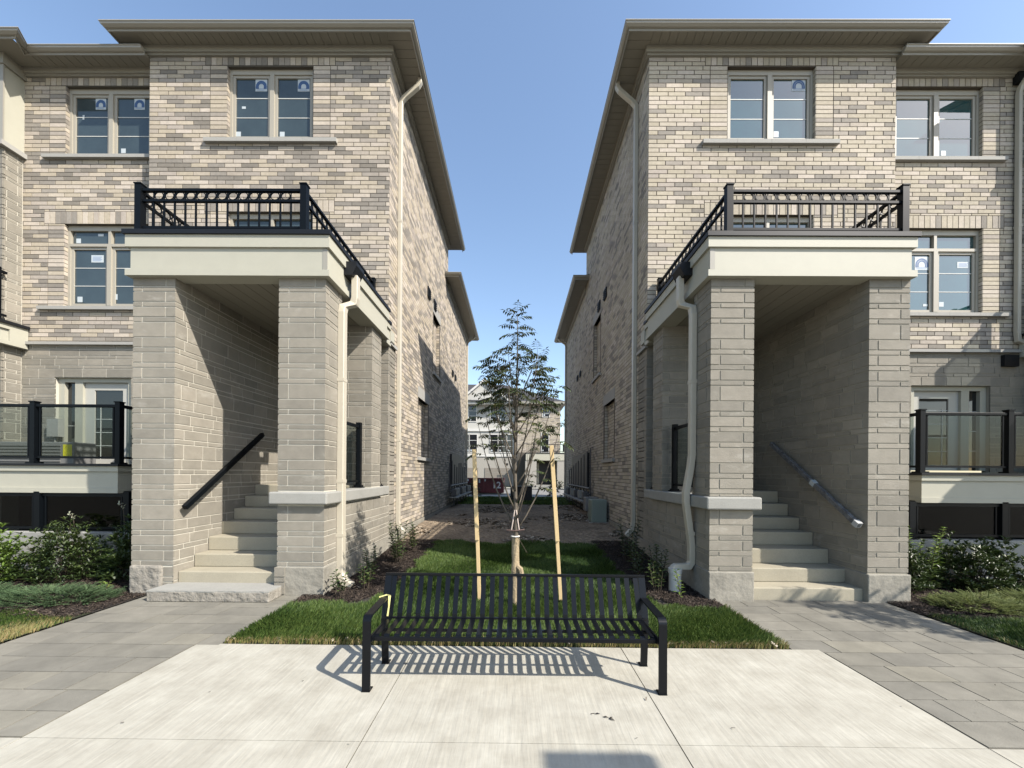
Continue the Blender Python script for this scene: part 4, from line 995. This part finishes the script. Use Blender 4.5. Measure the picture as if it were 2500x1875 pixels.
chips('mulch', 'dark shredded mulch under the small plants beside the left porch', [(-2.9, -1.7, 4.88, 8.8, 8500, lambda x, y: outb(x, y) | ((y < 5.3) & (x < -2.2)), 1)], M_CHIP)
chips('mulch', 'dark shredded mulch in the shaded bed beside the right porch', [(1.7, 2.7, 4.88, 8.8, 8500, lambda x, y: outb(x, y) | ((y < 5.25) & (x > 2.2)), 2)], M_CHIP)
chips('mulch', 'dark mulch round the shrubs left of the left path', [(-9, -5.05, 4.4, 6.4, 6500, None, 3)], M_CHIP)
chips('mulch', 'dark mulch round the shrubs right of the right path', [(5.02, 9, 4.6, 6.4, 6500, None, 4)], M_CHIP)
M_PEB = tint_mat('dirt_crumbs', [(.12, .095, .07), (.22, .18, .135), (.38, .33, .26)], .1, .95)
chips('gravel', 'crumbs of gravel and clay strewn over the bare dirt yard', [(-2.6, 2.66, 8.6, 12, 260, None, 5), (-2.6, 2.66, 12, 17, 60, None, 6)], M_PEB, 'gravel', (.008, .032), (.008, .026), .008)
chips('clods', 'clay clods scattered in uneven patches over the bare dirt', [(-2.6, 2.66, 8.55, 16.5, 420, lambda x, y: pnoise(x, y, 1.6, 41)+.5*pnoise(x, y, 6, 42) > .22, 61)], M_PEB, 'clods', (.03, .09), (.03, .07), .02)
chips('wood_chips', 'pale chips and dry leaf bits on the mulch and lawn edge', [(-2.88, 2.68, 3.81, 3.86, 500, None, 7), (-2.6, -1.6, 4.95, 8.5, 12, None, 8), (-8, -5.1, 4.4, 5.3, 14, None, 9)], M_PEB, 'debris', (.02, .06), (.01, .02), .03)

def leaf_quads(V, Fc, A, p, d, up, L_, W_, t, fold=.25):
    """one pointed leaf: 4 corner rhombus bent along its middle rib"""
    d = d.normalized(); s = d.cross(up)
    if s.length < 1e-3: s = Vector((1, 0, 0))
    s.normalize(); n_ = s.cross(d); o = len(V); mid = p+d*(L_*.5)
    V += [tuple(p), tuple(mid+s*(W_/2)+n_*(W_*fold)), tuple(p+d*L_-n_*(L_*.12)), tuple(mid-s*(W_/2)+n_*(W_*fold)), tuple(mid)]
    Fc += [(o, o+1, o+4, o+4), (o+1, o+2, o+4, o+4), (o, o+4, o+3, o+3), (o+4, o+2, o+3, o+3)]; A += [t]*5
def leaf_mesh(name, V, Fc, A, m_, parent):
    F3 = [f_[:3] for f_ in Fc]
    return fast_mesh(name, V, F3, m_, parent, None, A)
M_LEAF = tint_mat('shrub_leaves', [(.010, .020, .006), (.026, .046, .011), (.062, .088, .022), (.13, .15, .05)], .45, .42, .15)
M_LEAFM = tint_mat('bed_leaves', [(.015, .03, .008), (.045, .072, .018), (.09, .12, .032)], .45, .5, .15)
M_LEAFB = tint_mat('bright_leaves', [(.05, .09, .015), (.12, .19, .03), (.24, .30, .08)], .4, .5, .25)
M_STEM = mat('brown_stem', (.06, .045, .03), .9)
def rv(r_): 
    v = Vector((r_.gauss(0, 1), r_.gauss(0, 1), r_.gauss(0, 1))); return v.normalized()
def shrub(label, x, y, wx, wy, h, n, L_, W_, m_=None, seed=0, spiky=False, name='shrub', group=None):
    r_ = random.Random(seed); z0 = gz(y); T = thing(name, label, 'shrub', (x, y, z0), group); V = []; Fc = []; A = []; st = MB()
    tips = []
    for i in range(n):
        u = rv(r_); u.z = abs(u.z); rr = r_.uniform(.35, 1)**.5*(1+.18*math.sin(5*math.atan2(u.y, u.x)+seed)+.12*math.sin(9*u.x+7*u.z+seed))
        p = Vector((x+u.x*wx*rr, y+u.y*wy*rr, z0+.05+u.z*(h-.05)*rr)); tips.append((p, u))
        k = 7 if not spiky else 6
        for j in range(k):
            a = 2*math.pi*j/k+r_.uniform(-.3, .3); d = (u*.5+Vector((math.cos(a), math.sin(a), r_.uniform(-.2, .5)))*.8+Vector((0, 0, .3)))
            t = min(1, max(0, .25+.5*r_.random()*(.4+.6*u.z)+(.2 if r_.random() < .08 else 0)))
            leaf_quads(V, Fc, A, p+rv(r_)*.012, d, Vector((0, 0, 1)), L_*r_.uniform(.6, 1.15), W_*r_.uniform(.7, 1.1), t)
    for p, u in tips[::9]: b = Vector((x+u.x*wx*.1, y+u.y*wy*.1, z0)); st.tube([b, b.lerp(p, .5)+Vector((0, 0, .03)), p], [.005, .003, .002], 4)
    leaf_mesh('leaves', V, Fc, A, m_ or M_LEAF, T); st.build('stems', M_STEM, T)
    return T
shrub('rounded dark green shrub in front of the glass guard, left of the left path', -7.0, 5.95, .62, .42, .82, 900, .075, .026, seed=1)
shrub('shrub cut off by the left picture edge with yellowish green leaves', -7.95, 5.75, .45, .4, .80, 450, .08, .03, M_LEAFB, seed=2)
shrub('leggy dark shrub in the shadow of the left porch wall', -5.95, 6.0, .42, .35, .92, 330, .12, .036, seed=3)
shrub('bushy shrub with pale green leaves against the right porch wall', 5.85, 5.9, .40, .35, .72, 520, .08, .028, M_LEAF, seed=4)
shrub('broad dark leaved shrub in shade below the right balcony', 7.0, 5.9, .72, .42, .72, 950, .075, .032, seed=5)
def spiky(label, x, y, h, n, seed, m_=None, L_=.11):
    r_ = random.Random(seed); z0 = gz(y); T = thing('perennial', label, 'plant', (x, y, z0), 'leafy stems in the beds'); V = []; Fc = []; A = []; st = MB()
    for i in range(n):
        a = r_.uniform(0, 6.28); b = Vector((x+math.cos(a)*.05, y+math.sin(a)*.05, z0)); hh = h*r_.uniform(.65, 1); t_ = b+Vector((math.cos(a)*hh*.18, math.sin(a)*hh*.18, hh))
        st.tube([b, b.lerp(t_, .5), t_], [.006, .005, .003], 5); k = int(hh/.035)
        for j in range(0 if h < .3 else 3, k+1):
            p = b.lerp(t_, j/k)
            for q in range(2):
                an = j*1.57+q*math.pi+r_.uniform(-.3, .3); d = Vector((math.cos(an), math.sin(an), r_.uniform(.2, .7))); leaf_quads(V, Fc, A, p, d, Vector((0, 0, 1)), L_*r_.uniform(.6, 1.1)*(1.1-.5*j/k), L_*.3, r_.random())
    leaf_mesh('leaves', V, Fc, A, m_ or M_LEAF, T); st.build('stems', M_STEM, T)
spiky('tall spiky light green stems beside the right porch corner', 5.75, 5.95, .98, 5, 1, M_LEAFB, .15)
spiky('second clump of spiky green stems under the right balcony', 6.3, 5.95, .94, 4, 2, M_LEAFB, .14)
spiky('bent tall stem with long leaves near the left porch wall', -6.2, 5.9, 1.02, 2, 3, None, .17)
for i, (x, y, h, n, lb) in enumerate([(-2.36, 5.2, .36, 4, 'small leafy plant at the foot of the left porch downspout'), (-2.18, 5.55, .38, 5, 'low plant in the left bed just behind the bench end'),
        (-2.38, 6.3, .52, 4, 'young plant in the left bed against the stone parapet'), (-2.15, 7.1, .78, 7, 'tallest young plant in the left bed near the brick corner'), (-2.05, 7.9, .60, 5, 'young plant at the far end of the left bed'),
        (2.15, 7.3, .80, 6, 'tallest plant in the shaded right bed near the main downspout'), (1.98, 6.3, .62, 5, 'young plant in the middle of the shaded right bed'), (2.28, 6.1, .66, 5, 'dark young plant close to the right parapet'), (2.05, 5.5, .45, 4, 'low dark plant at the front of the right bed')]):
    spiky(lb, x, y, h, n, 20+i, M_LEAFM, .13)
spiky('bright green upright plant in front of the white drain pipe', 2.24, 5.03, .46, 1, 40, M_LEAFB, .13)
# flower stalks
for x, y, h, lb in ((-7.05, 6.15, 1.0, 'thin stalk with a drooping white seed head above the rounded left shrub'), (-6.35, 6.25, 1.18, 'thin stalk with a pale seed head close to the left porch')):
    T = thing('flower_stalk', lb, 'flower stalk', (x, y, 0)); MB().tube([(x, y, 0), (x-.02, y, h*.6), (x-.06, y, h*.95), (x-.12, y, h)], .005, 5).build('stem', M_STEM, T)
    V = []; Fc = []; A = []; r_ = random.Random(5)
    for k in range(12): leaf_quads(V, Fc, A, Vector((x-.02-.012*k, y, h*.93+.012*min(k, 6))), rv(r_), Vector((0, 0, 1)), .05, .022, 1)
    leaf_mesh('petals', V, Fc, A, mat('pale_petals', (.6, .62, .45), .7), T)
def juniper(label, x, y, wx, wy, h, n, seed, m_):
    r_ = random.Random(seed); T = thing('ground_cover', label, 'juniper', (x, y, 0), 'creeping junipers'); V = []; Fc = []; A = []
    for i in range(n):
        a = r_.uniform(0, 6.28); q = math.sqrt(r_.random()); p = Vector((x+math.cos(a)*q*wx, y+math.sin(a)*q*wy, .02+h*(1-q*q)*r_.uniform(.2, .9)))
        d = Vector((math.cos(a+r_.uniform(-1, 1)), math.sin(a+r_.uniform(-1, 1)), r_.uniform(.1, .7))); t0 = .2+.55*r_.random()
        for k in range(7):
            pp = p+d*(.017*k); 
            for sg in (-1, 1): leaf_quads(V, Fc, A, pp, d+d.cross(Vector((0, 0, 1)))*sg*.8, Vector((0, 0, 1)), .034, .009, t0)
    leaf_mesh('needles', V, Fc, A, m_, T)
M_JUN = tint_mat('juniper_needles', [(.03, .06, .025), (.07, .115, .05), (.13, .18, .08)], .35, .6, .15)
M_JUNY = tint_mat('yellow_juniper_needles', [(.05, .075, .02), (.12, .15, .04), (.21, .22, .07)], .35, .6, .15)
juniper('low grey green creeping juniper at the edge of the left bed', -6.05, 5.0, .75, .32, .14, 700, 1, M_JUN)
juniper('creeping juniper at the left picture edge beside the lawn patch', -7.2, 5.0, .6, .32, .15, 520, 2, M_JUN)
juniper('yellow green creeping juniper nearest the right path', 6.0, 5.02, .5, .28, .16, 520, 3, M_JUNY)
juniper('creeping juniper at the right picture edge', 6.95, 5.1, .6, .3, .16, 520, 4, M_JUNY)
spiky('bright weed with lobed leaves alone in the left mulch', -5.85, 5.42, .12, 4, 44, M_LEAFB, .12)

# ------------------------------------------------------------------ young tree with stakes
def young_tree(label, x, y, seed, dens=1.0, H=3.84):
    r_ = random.Random(seed); z0 = gz(y); T = thing('young_tree', label, 'tree', (x, y, z0)); O = Vector((x, y, z0))
    M_BK = mat('young_bark', (.12, .10, .075), .85, var=.3, vscale=20)
    tr = MB(); pts = [O+Vector((.012*math.sin(2.3*t), .01*math.cos(3*t), t)) for t in (0, .3, .7, 1.1, 1.6, 2.1, 2.7, 3.2, H-.12)]
    tr.tube(pts, [.038, .033, .031, .029, .024, .019, .013, .009, .004], 10); tr.build('trunk', M_BK, T, smooth=True)
    br = MB(); V = []; Fc = []; A = []; stalk = MB()
    def frond(p, d, L_):
        d = d.normalized(); n = max(5, int(L_/.030)); pr = p; up = Vector((0, 0, 1)); pp = [p]
        for k in range(n):
            d = (d+Vector((0, 0, -.17))).normalized(); pr = pr+d*(L_/n); pp.append(pr)
            if k >= 1:
                s = d.cross(up).normalized(); sc = math.sin(math.pi*min(1, (k+1.2)/(n+1)))*.5+.6; t = r_.uniform(.05, .75)
                for sg in (-1, 1): leaf_quads(V, Fc, A, pr, d*.45+s*sg+Vector((0, 0, -.42+r_.uniform(-.3, .2))), up, .076*sc, .028, t, .12)
        leaf_quads(V, Fc, A, pr, d, up, .07, .021, .4, .1); stalk.tube([pp[0], pp[len(pp)//2], pp[-1]], [.002, .0016, .001], 3, caps=False)
    nb = int(24*dens)
    for i in range(nb):
        f_ = i/nb; zb = .95+1.95*f_**1.1; a = i*2.4+r_.uniform(-.4, .4)
        spread = (.58 if f_ < .35 else .58-.38*(f_-.35)/.65)*r_.uniform(.75, 1.1); rise = (1.35 if f_ < .4 else 1.35-.95*(f_-.4)/.6)*r_.uniform(.8, 1.1)
        b = O+Vector((0, 0, zb)); tip = b+Vector((math.cos(a)*spread, math.sin(a)*spread, rise)); ctl = b+Vector((math.cos(a)*spread*.62, math.sin(a)*spread*.62, rise*.35))
        P = [b*(1-t)**2+ctl*2*t*(1-t)+tip*t*t for t in (0, .2, .4, .6, .8, 1)]
        r0 = .0135-.006*f_; br.tube(P, [r0, r0*.85, r0*.7, r0*.55, r0*.4, r0*.2], 6)
        nf = int(r_.uniform(9, 13))
        for k in range(nf):
            t = .50+.5*(k/(nf-1)) if f_ < .5 else .28+.72*(k/(nf-1)); p = b*(1-t)**2+ctl*2*t*(1-t)+tip*t*t
            if r_.random() < (.93 if p.z < z0+1.9 else .62 if p.z < z0+2.35 else .12): continue
            an = a+r_.uniform(-1.5, 1.5); d = Vector((math.cos(an), math.sin(an), r_.uniform(.2, 1.8))); frond(p, d, r_.uniform(.16, .28)*(1 if p.z < z0+3 else .85))
        for q in range(2):
            t = r_.uniform(.25, .6); p = b*(1-t)**2+ctl*2*t*(1-t)+tip*t*t; an = a+r_.uniform(-1, 1); e = p+Vector((math.cos(an)*.12, math.sin(an)*.12, .28)); br.tube([p, p.lerp(e, .5)+Vector((0, 0, -.01)), e], [.004, .003, .0015], 4)
            for k in range(2):
                an2 = an+r_.uniform(-1.3, 1.3)
                if e.z > z0+2.2 or r_.random() < .3: frond(e, Vector((math.cos(an2), math.sin(an2), .5)), r_.uniform(.10, .22))
    for k in range(26):   # leader and upper stem
        zz = H-.06-.95*(k/30)**1.2; an = k*2.4; b = O+Vector((.0, .0, zz)); frond(b, Vector((math.cos(an), math.sin(an), 1.6 if k < 5 else r_.uniform(.4, 1.5))), .15+.09*min(1, k/10))
    br.build('branches', M_BK, T, smooth=True)
    leaf_mesh('leaves', V, Fc, A, tint_mat('compound_leaves', [(.014, .024, .010), (.034, .05, .017), (.075, .085, .028), (.15, .10, .035)], .45, .45, .15), T)
    stalk.build('leaf_stalks', M_STEM, T, kind='stuff')
    # burlap, ties
    M_BUR = mat('burlap', (.40, .315, .195), .95, var=.3, vscale=25, bump=1.0, bscale=60)
    bu = MB(); n = 12; rs = [.048, .052, .056, .05, .058, .047, .052, .044, .05]; vs = []; zs = [.02, .12, .24, .36, .46, .58, .68, .80, .88]
    rg = []
    pts = [O+Vector((.004, 0, z_)) for z_ in zs]; bu.tube(pts, rs, 14, caps=False)
    bu.v = [(a_[0]+r_.uniform(-.005, .005), a_[1]+r_.uniform(-.005, .005), a_[2]) for a_ in bu.v]; bu.build('burlap_wrap', M_BUR, T)
    k = MB(); k.tube([O+Vector((.03, -.03, .52)), O+Vector((.07, -.05, .49)), O+Vector((.085, -.045, .42)), O+Vector((.06, -.03, .34))], [.03, .036, .034, .012], 8); k.build('burlap_knot', M_BUR, T)
    for a_ in (-1, 1): MB().tube([O+Vector((a_*.01, -.036, 1.24)), O+Vector((a_*.034, -.04, 1.08)), O+Vector((a_*.05, -.03, .98))], .008, 5).build('tie', mat('pale_tie', (.55, .46, .40), .8), T)
    MB().tube([O+Vector((-.11, -.02, .98)), O+Vector((0, -.045, .975)), O+Vector((.12, -.03, .99))], .009, 6).build('strap', mat('brown_strap', (.10, .06, .05), .7), T)
    MB().ring((x, y, z0+.93), .045, .045, .012, .03, 14).v and None
    t_ = MB(); t_.tube([O+Vector((math.cos(q/8*6.2832)*.05, math.sin(q/8*6.2832)*.05, .90)) for q in range(9)], .010, 6); t_.build('string', mat('white_string', (.7, .66, .58), .8), T)
    st = MB(); st.tube([O+Vector((.0, -.03, .95)), O+Vector((.15, -.05, .70))], .003, 4); st.build('wire', M_STEM, T)
    return T
young_tree('slim staked young tree with feathery compound leaves on the lawn behind the bench', .0, 4.95, 5)
M_WOOD = mat('pale_lumber', (.64, .48, .25), .7, var=.15, vscale=5)
def stake(label, p0, p1, seam):
    T = thing('stake', label, 'wooden stake', tuple(p0), 'stakes beside the young tree'); p0 = Vector(p0); p1 = Vector(p1); q = p0.lerp(p1, seam)
    MB().bar(p0-Vector((0, 0, .05)), q, .045, .04, up=(0, 1, 0)).build('lower_post', M_WOOD, T, bevel=.003); MB().bar(q-Vector((.0, .0, .02))+Vector((0, -.03, 0)), p1+Vector((0, -.03, 0)), .052, .04, up=(0, 1, 0)).build('upper_post', M_WOOD, T, bevel=.004)
stake('pale wooden stake standing left of the young tree', (-.46, 5.06, 0), (-.55, 5.10, 2.02), .42)
stake('pale wooden stake leaning slightly on the right of the young tree', (.615, 5.12, 0), (.47, 5.14, 2.08), .40)
# ------------------------------------------------------------------ small things
T = thing('drain_pipe', 'white upright drain pipe at the foot of the right porch downspout', 'pipe', (2.33, 5.62, 0))
MB().tube([(2.33, 5.62, 0), (2.33, 5.62, .33)], .085, 20).build('pipe', mat('white_pvc', (.55, .55, .52), .4), T, smooth=False)
MB().tube([(2.33, 5.62, .28), (2.33, 5.62, .345)], .095, 20).build('collar', bpy.data.materials['white_pvc'], T)
# heat pump and sticker on the left balcony
T = thing('air_conditioner', 'low grey air conditioner on the left balcony with a yellow energy label', 'air conditioner', (-9.1, 7.6, 1.84))
box('casing', M_ACG, T, -10.0, -8.50, 7.35, 7.75, 1.82, 2.25, bevel=.015)
for k in range(6): box('louver', M_ACG, T, -9.95, -8.75, 7.335, 7.35, 1.87+k*.06, 1.89+k*.06)
box('energy_label', M_YEL, T, -8.70, -8.53, 7.343, 7.349, 1.98, 2.2)
M_GRN = mat('sage_green_metal', (.22, .265, .225), .5, var=.08, vscale=3)
T = thing('air_conditioner', 'sage green air conditioner cabinet standing against the right brick side wall', 'air conditioner', (2.38, 11.2, .33))
box('casing', M_GRN, T, 2.16, 2.60, 10.95, 11.45, .34, .98, bevel=.02); box('base', M_CAP, T, 2.10, 2.64, 10.9, 11.5, .28, .34)
for k in range(7): box('seam', M_ACG, T, 2.20+k*.06, 2.205+k*.06, 10.94, 10.95, .42, .92)
T = thing('meter_box', 'grey utility box beside the green air conditioner', 'utility box', (2.45, 12.3, .5))
box('casing', M_ACG, T, 2.2, 2.6, 12.1, 12.5, .55, .98, bevel=.01); box('label', M_WHITE, T, 2.33, 2.40, 12.09, 12.098, .85, .91); box('legs', M_ACG, T, 2.3, 2.5, 12.2, 12.4, .3, .55)
def meters(s, y0, y1, label):
    """gas pipes and meters fixed to the side wall"""
    T = thing('gas_meters', label, 'meter rack', (s*2.5, (y0+y1)/2, .4)); xw = s*(2.68 if s < 0 else 2.68); r_ = random.Random(3)
    MP = mat('dark_grey_pipe', (.07, .07, .072), .5)
    n = 9
    box('panel', M_MEMB, T, xw-s*.02, xw-s*.09, y0+.6, y1-.8, 1.25, 2.5)
    for i in range(n):
        y = y0+(y1-y0)*i/(n-1); zt = 2.62-.09*i if s > 0 else 2.1+.12*math.sin(i*1.7)
        MB().tube([(xw-s*.10, y, .95), (xw-s*.10, y, zt), (xw-s*.01, y, zt+.02)], .024, 6).build('pipe', MP, T)
    for z_ in (1.0, 1.22): MB().tube([(xw-s*.16, y0-.1, z_), (xw-s*.16, y1+.1, z_)], .035, 8).build('manifold', MP, T)
    for i in range(6):
        y = y0+.2+(y1-y0-.3)*i/5
        m_ = MB(); m_.box(xw-s*.12, xw-s*.34, y-.12, y+.12, .80, 1.10); m_.build('meter', M_CAP if i % 2 else MP, T, bevel=.03)
        MB().tube([(xw-s*.24, y, .8), (xw-s*.24, y, .45), (xw-s*.1, y+.1, .35)], .02, 6).build('pipe', MP, T)
    box('bracket', M_CAP, T, xw-s*.1, xw-s*.42, y0, y1, .74, .78)
meters(-1, 15.0, 20.0, 'dark cluster of gas meters and pipes on the left brick side wall')
meters(1, 13.3, 18.5, 'dark rack of gas pipes and meters on the shaded right brick side wall')
T = thing('transformer', 'black utility cabinet standing on the far grass behind the tree', 'utility cabinet', (.28, 18.8, .37))
box('casing', mat('black_cabinet', (.012, .012, .013), .6), T, -.25, .80, 18.6, 19.3, .37, 1.05, bevel=.02); box('lid', bpy.data.materials['black_cabinet'], T, -.28, .83, 18.57, 19.33, 1.05, 1.10)
# curled leaf and twigs on the slab
T = thing('dead_leaf', 'curled dark dead leaf lying alone on the front slab', 'leaf', (.62, 2.72, 0)); V = []; Fc = []; A = []
for (a, b, c) in ((.57, 2.73, .1), (.62, 2.70, -.2), (.66, 2.68, -.5), (.66, 2.67, .8)): leaf_quads(V, Fc, A, Vector((a, b, .004)), Vector((math.cos(c), math.sin(c), .1)), Vector((0, 0, 1)), .045, .014, 0)
leaf_mesh('leaf', V, Fc, A, M_CHIP, T)
chips('debris', 'specks of mulch and twig bits scattered on the pavement', [(-5, 5, 2.2, 3.78, 1.3, None, 50), (-5, 5, 4, 5.2, 1, lambda x, y: abs(x) > 2.9, 51)], M_CHIP, 'debris', (.008, .03), (.004, .008), .002)

# ------------------------------------------------------------------ across the back road
def far_house():
    YF = 40.0; T = thing('townhouse', 'distant white sided and brick townhouse block with dark hip roof across the road', 'townhouse', (0, YF, .37))
    MW = mat('white_siding', (.50, .49, .445), .7); MBf = M_BRICK_L; MSt = mat('far_stone', (.36, .34, .30), .9)
    zt = 9.3
    X0, XM, X1 = -16, .15, 4.55
    box('wall', MW, T, X0, XM, YF, YF+10, 3.65, 9.2); box('wall', MSt, T, X0, XM, YF-.05, YF+10, .3, 3.65)
    box('wall', M_MORTAR_L, T, XM, X1, YF-.4, YF+10, .3, zt-.4)
    bricks('F', T, M_BRICK_R, 'Y', YF-.4, -1, XM, X1, 3.9, zt-.4, [(1.0, 1.0, 0, 0)], zref=9)
    rf = MB(); e = .5; za = zt-.2
    rf.add([(XM-8, YF-.9, za), (X1+e, YF-.9, za), (X1+e, YF+10, za), (XM-8, YF+10, za), (-1.5, YF+4.5, za+2.9), (-6, YF+4.5, za+2.9)], [(0, 1, 4, 5), (1, 2, 4), (2, 3, 5, 4), (3, 0, 5), (0, 3, 2, 1)])
    rf.add([(X0-4, YF-.7, za), (XM-2, YF-.7, za), (XM-2, YF+5, za+2.9), (X0-4, YF+5, za+2.9)], [(0, 1, 2, 3)])
    rf.build('roof', M_ROOF, T)
    box('eave', M_GUTT, T, XM, X1+e, YF-.95, YF-.4, za-.25, za-.02); box('eave', M_GUTT, T, X1, X1+e, YF-.4, YF+10, za-.25, za-.02)
    box('eave', MW, T, X0, XM, YF-.75, YF, za-.3, za-.02)
    # gable
    gp = MB(); gp.prism([(-5.6, za), (-.9, za), (-3.25, za+2.0)], 'y', YF-.6, YF-.4); gp.build('gable', MW, T)
    gt = MB()
    for a, b_ in (((-5.9, za-.05), (-3.25, za+2.2)), ((-3.25, za+2.2), (-.6, za-.05))): gt.bar((a[0], YF-.7, a[1]), (b_[0], YF-.7, b_[1]), .18, .3, up=(0, 1, 0))
    gt.build('gable_trim', mat('white_trim', (.62, .61, .57), .6), T)
    gi = MB(); gi.prism([(-4.6, za+.12), (-1.9, za+.12), (-3.25, za+1.25)], 'y', YF-.64, YF-.6); gi.build('gable_panel', MW, T); box('gable_batten', M_CAP, T, -3.27, -3.23, YF-.66, YF-.64, za+.12, za+1.2)
    for z_ in (6.25, 3.62): box('band', bpy.data.materials['white_trim'], T, X0, XM, YF-.12, YF, z_-.15, z_+.1)
    MG = window_glass('far_glass', (.02, .022, .025), 1.7)
    def fw(x0, x1, z0, z1, y):
        f = bpy.data.objects.new('window', None); COL.objects.link(f); f.parent = T; f.matrix_parent_inverse = PINV[T.name]; t = .07
        b_ = MB(); b_.box(x0-t, x1+t, y-.06, y+.02, z1, z1+t); b_.box(x0-t, x1+t, y-.06, y+.02, z0-t, z0); b_.box(x0-t, x0, y-.06, y+.02, z0, z1); b_.box(x1, x1+t, y-.06, y+.02, z0, z1); b_.build('frame', bpy.data.materials['white_trim'], f)
        box('pane', MG, f, x0, x1, y-.02, y-.005, z0, z1)
        for k in (1, 2): box('muntin', M_MUNT, f, x0, x1, y-.035, y-.02, z0+(z1-z0)*k/3-.02, z0+(z1-z0)*k/3+.02)
        box('sticker', M_WHITE, f, x0+.08, x0+.22, y-.03, y-.021, z0+.08, z0+.25)
    for (a, b_) in ((-4.9, -4.15), (-2.65, -1.95), (-1.8, -1.1)): fw(a, b_, 7.15, 8.75, YF); 
    for (a, b_) in ((-5.1, -4.9), (-4.8, -4.05), (-2.65, -1.9), (-1.8, -1.0), (-.9, -.3)): fw(a, b_, 3.95, 5.75, YF)
    fw(2.75, 3.4, 7.6, 8.65, YF-.4); fw(2.65, 3.35, 3.95, 5.9, YF-.4)
    box('vent', M_DARK, T, 3.65, 3.95, YF-.45, YF-.4, 6.05, 6.25); box('vent', M_DARK, T, -1.0, -.8, YF-.1, YF-.05, 2.6, 2.8)
    for a, b_ in ((-5.9, -3.9), (-3.2, -.4)):
        g = box('garage_door', mat('taupe_door', (.24, .215, .18), .6), T, a, b_, YF-.1, YF-.05, .37, 2.3)
        for k in range(1, 4): box('door_seam', M_CAP, g, a, b_, YF-.104, YF-.10, .37+k*.48, .39+k*.48)
    # porch of the brick part
    box('porch_beam', M_TRIM, T, 1.0, 4.9, YF-2.0, YF-.4, 3.05, 3.75); box('porch_roof', M_MEMB, T, .95, 4.95, YF-2.05, YF-.4, 3.75, 3.83)
    for a in (.95, 4.1): box('porch_pillar', MSt, T, a, a+.75 if a > 2 else a+1.1, YF-1.95, YF-.4, .37, 3.05)
    box('front_door', mat('far_black_door', (.012, .012, .013), .5), T, 2.4, 3.5, YF-.44, YF-.40, .7, 2.85); box('door_sidelight', M_TRIM, T, 1.85, 2.38, YF-.44, YF-.40, .7, 2.85)
    box('porch_step', M_CAP, T, 2.0, 3.9, YF-2.4, YF-.5, .3, .62)
    rl = MB(); rl.box(1.05, 4.85, YF-1.95, YF-1.9, 4.62, 4.68); rl.box(1.05, 4.85, YF-1.95, YF-1.9, 3.92, 3.97); rl.box(4.78, 4.86, YF-1.95, YF-.4, 4.62, 4.68)
    rl.build('rail', M_BLK, T)
    for i in range(26): box('baluster', M_BLK, T, 1.08+i*.15, 1.11+i*.15, YF-1.94, YF-1.91, 3.95, 4.65)
    for i in range(8): box('baluster', M_BLK, T, 4.80, 4.84, YF-1.9+i*.19, YF-1.87+i*.19, 3.95, 4.65)
far_house(); flush_pieces()
T = thing('dumpster', 'dark red waste container with the number 12 standing on the road behind the gap', 'dumpster', (-2.4, 25, .38))
M_RED = mat('red_container_paint', (.15, .016, .024), .5, var=.45, vscale=3.5)
MB().box(-4.3, -.76, 24.6, 26.0, .47, 1.40).build('body', M_RED, T, bevel=.03)
for i in range(6): box('rib', M_RED, T, -4.2+i*.42, -4.12+i*.42, 24.52, 24.6, .50, 1.34)
for i in range(7): box('paint_drip', M_WHITE, T, -4.15+i*.36, -4.06+i*.36, 24.50, 24.515, 1.22-.05*(i % 3), 1.34)
box('rim', M_RED, T, -4.35, -.72, 24.5, 26.05, 1.34, 1.42); box('skid', M_ACG, T, -4.1, -.95, 24.75, 25.9, .38, .47)
def text_mesh(name, body, size, m_, parent, loc):
    c = bpy.data.curves.new(name, 'FONT'); c.body = body; c.size = size; c.extrude = .01; c.align_x = 'CENTER'; c.offset = .012*size
    o = bpy.data.objects.new(name, c); COL.objects.link(o); dg = bpy.context.evaluated_depsgraph_get(); me = bpy.data.meshes.new_from_object(o.evaluated_get(dg))
    bpy.data.objects.remove(o); q = link(name, me, parent); me.materials.clear(); me.materials.append(m_); q.matrix_parent_inverse = Matrix()
    q.location = Vector(loc)-parent.location; q.rotation_euler = (R(90), 0, 0); return q
text_mesh('number_print', '12', .58, mat('white_paint', (.8, .8, .8), .6), T, (-1.22, 24.57, .78))
def small_bush(label, x, y, w_, h, seed): shrub(label, x, y, w_, w_*.8, h, 60, .16, .06, seed=seed, group='small bushes at the far end of the gap')
small_bush('bush at the far left end of the gap by the meters', -2.4, 21.5, .45, .9, 31)
small_bush('bush at the far right end of the gap by the meters', 2.2, 21.8, .5, 1.0, 32)
small_bush('little bush left of the distant black door', 1.3, 37.2, .5, .7, 33); small_bush('little bush right of the distant black door', 4.0, 37.2, .6, .8, 34)
T = thing('townhouse', 'far pale house row just visible at the right end of the road', 'townhouse', (9, 75, .37)); box('wall', mat('far_wall', (.45, .43, .40), .9), T, 5.5, 22, 75, 85, .3, 3.2); box('roof', M_ROOF, T, 5.2, 22.4, 74.6, 85.5, 3.2, 3.6)

# ------------------------------------------------------------------ behind and beside the camera: what throws the loose shadows
young_tree('young tree beside the right path outside the picture', 7.3, 3.1, 9)
T = thing('shadow_caster', 'added flat box on a pole behind the viewer, casting the front slab shadow', 'shadow caster', (5.6, -.9, 0))  # invented object, placed only to cast the soft shadow on the front slab
MB().tube([(5.6, -.9, 0), (5.6, -.9, 4.6)], .05, 10).build('pole', M_BLK, T); MB().box(4.52, 5.16, -.80, -.30, 4.55, 4.62).build('caster_head', M_BLK, T, bevel=.02); MB().bar((5.6, -.9, 4.55), (5.0, -.5, 4.6), .05, .05).build('arm', M_BLK, T)
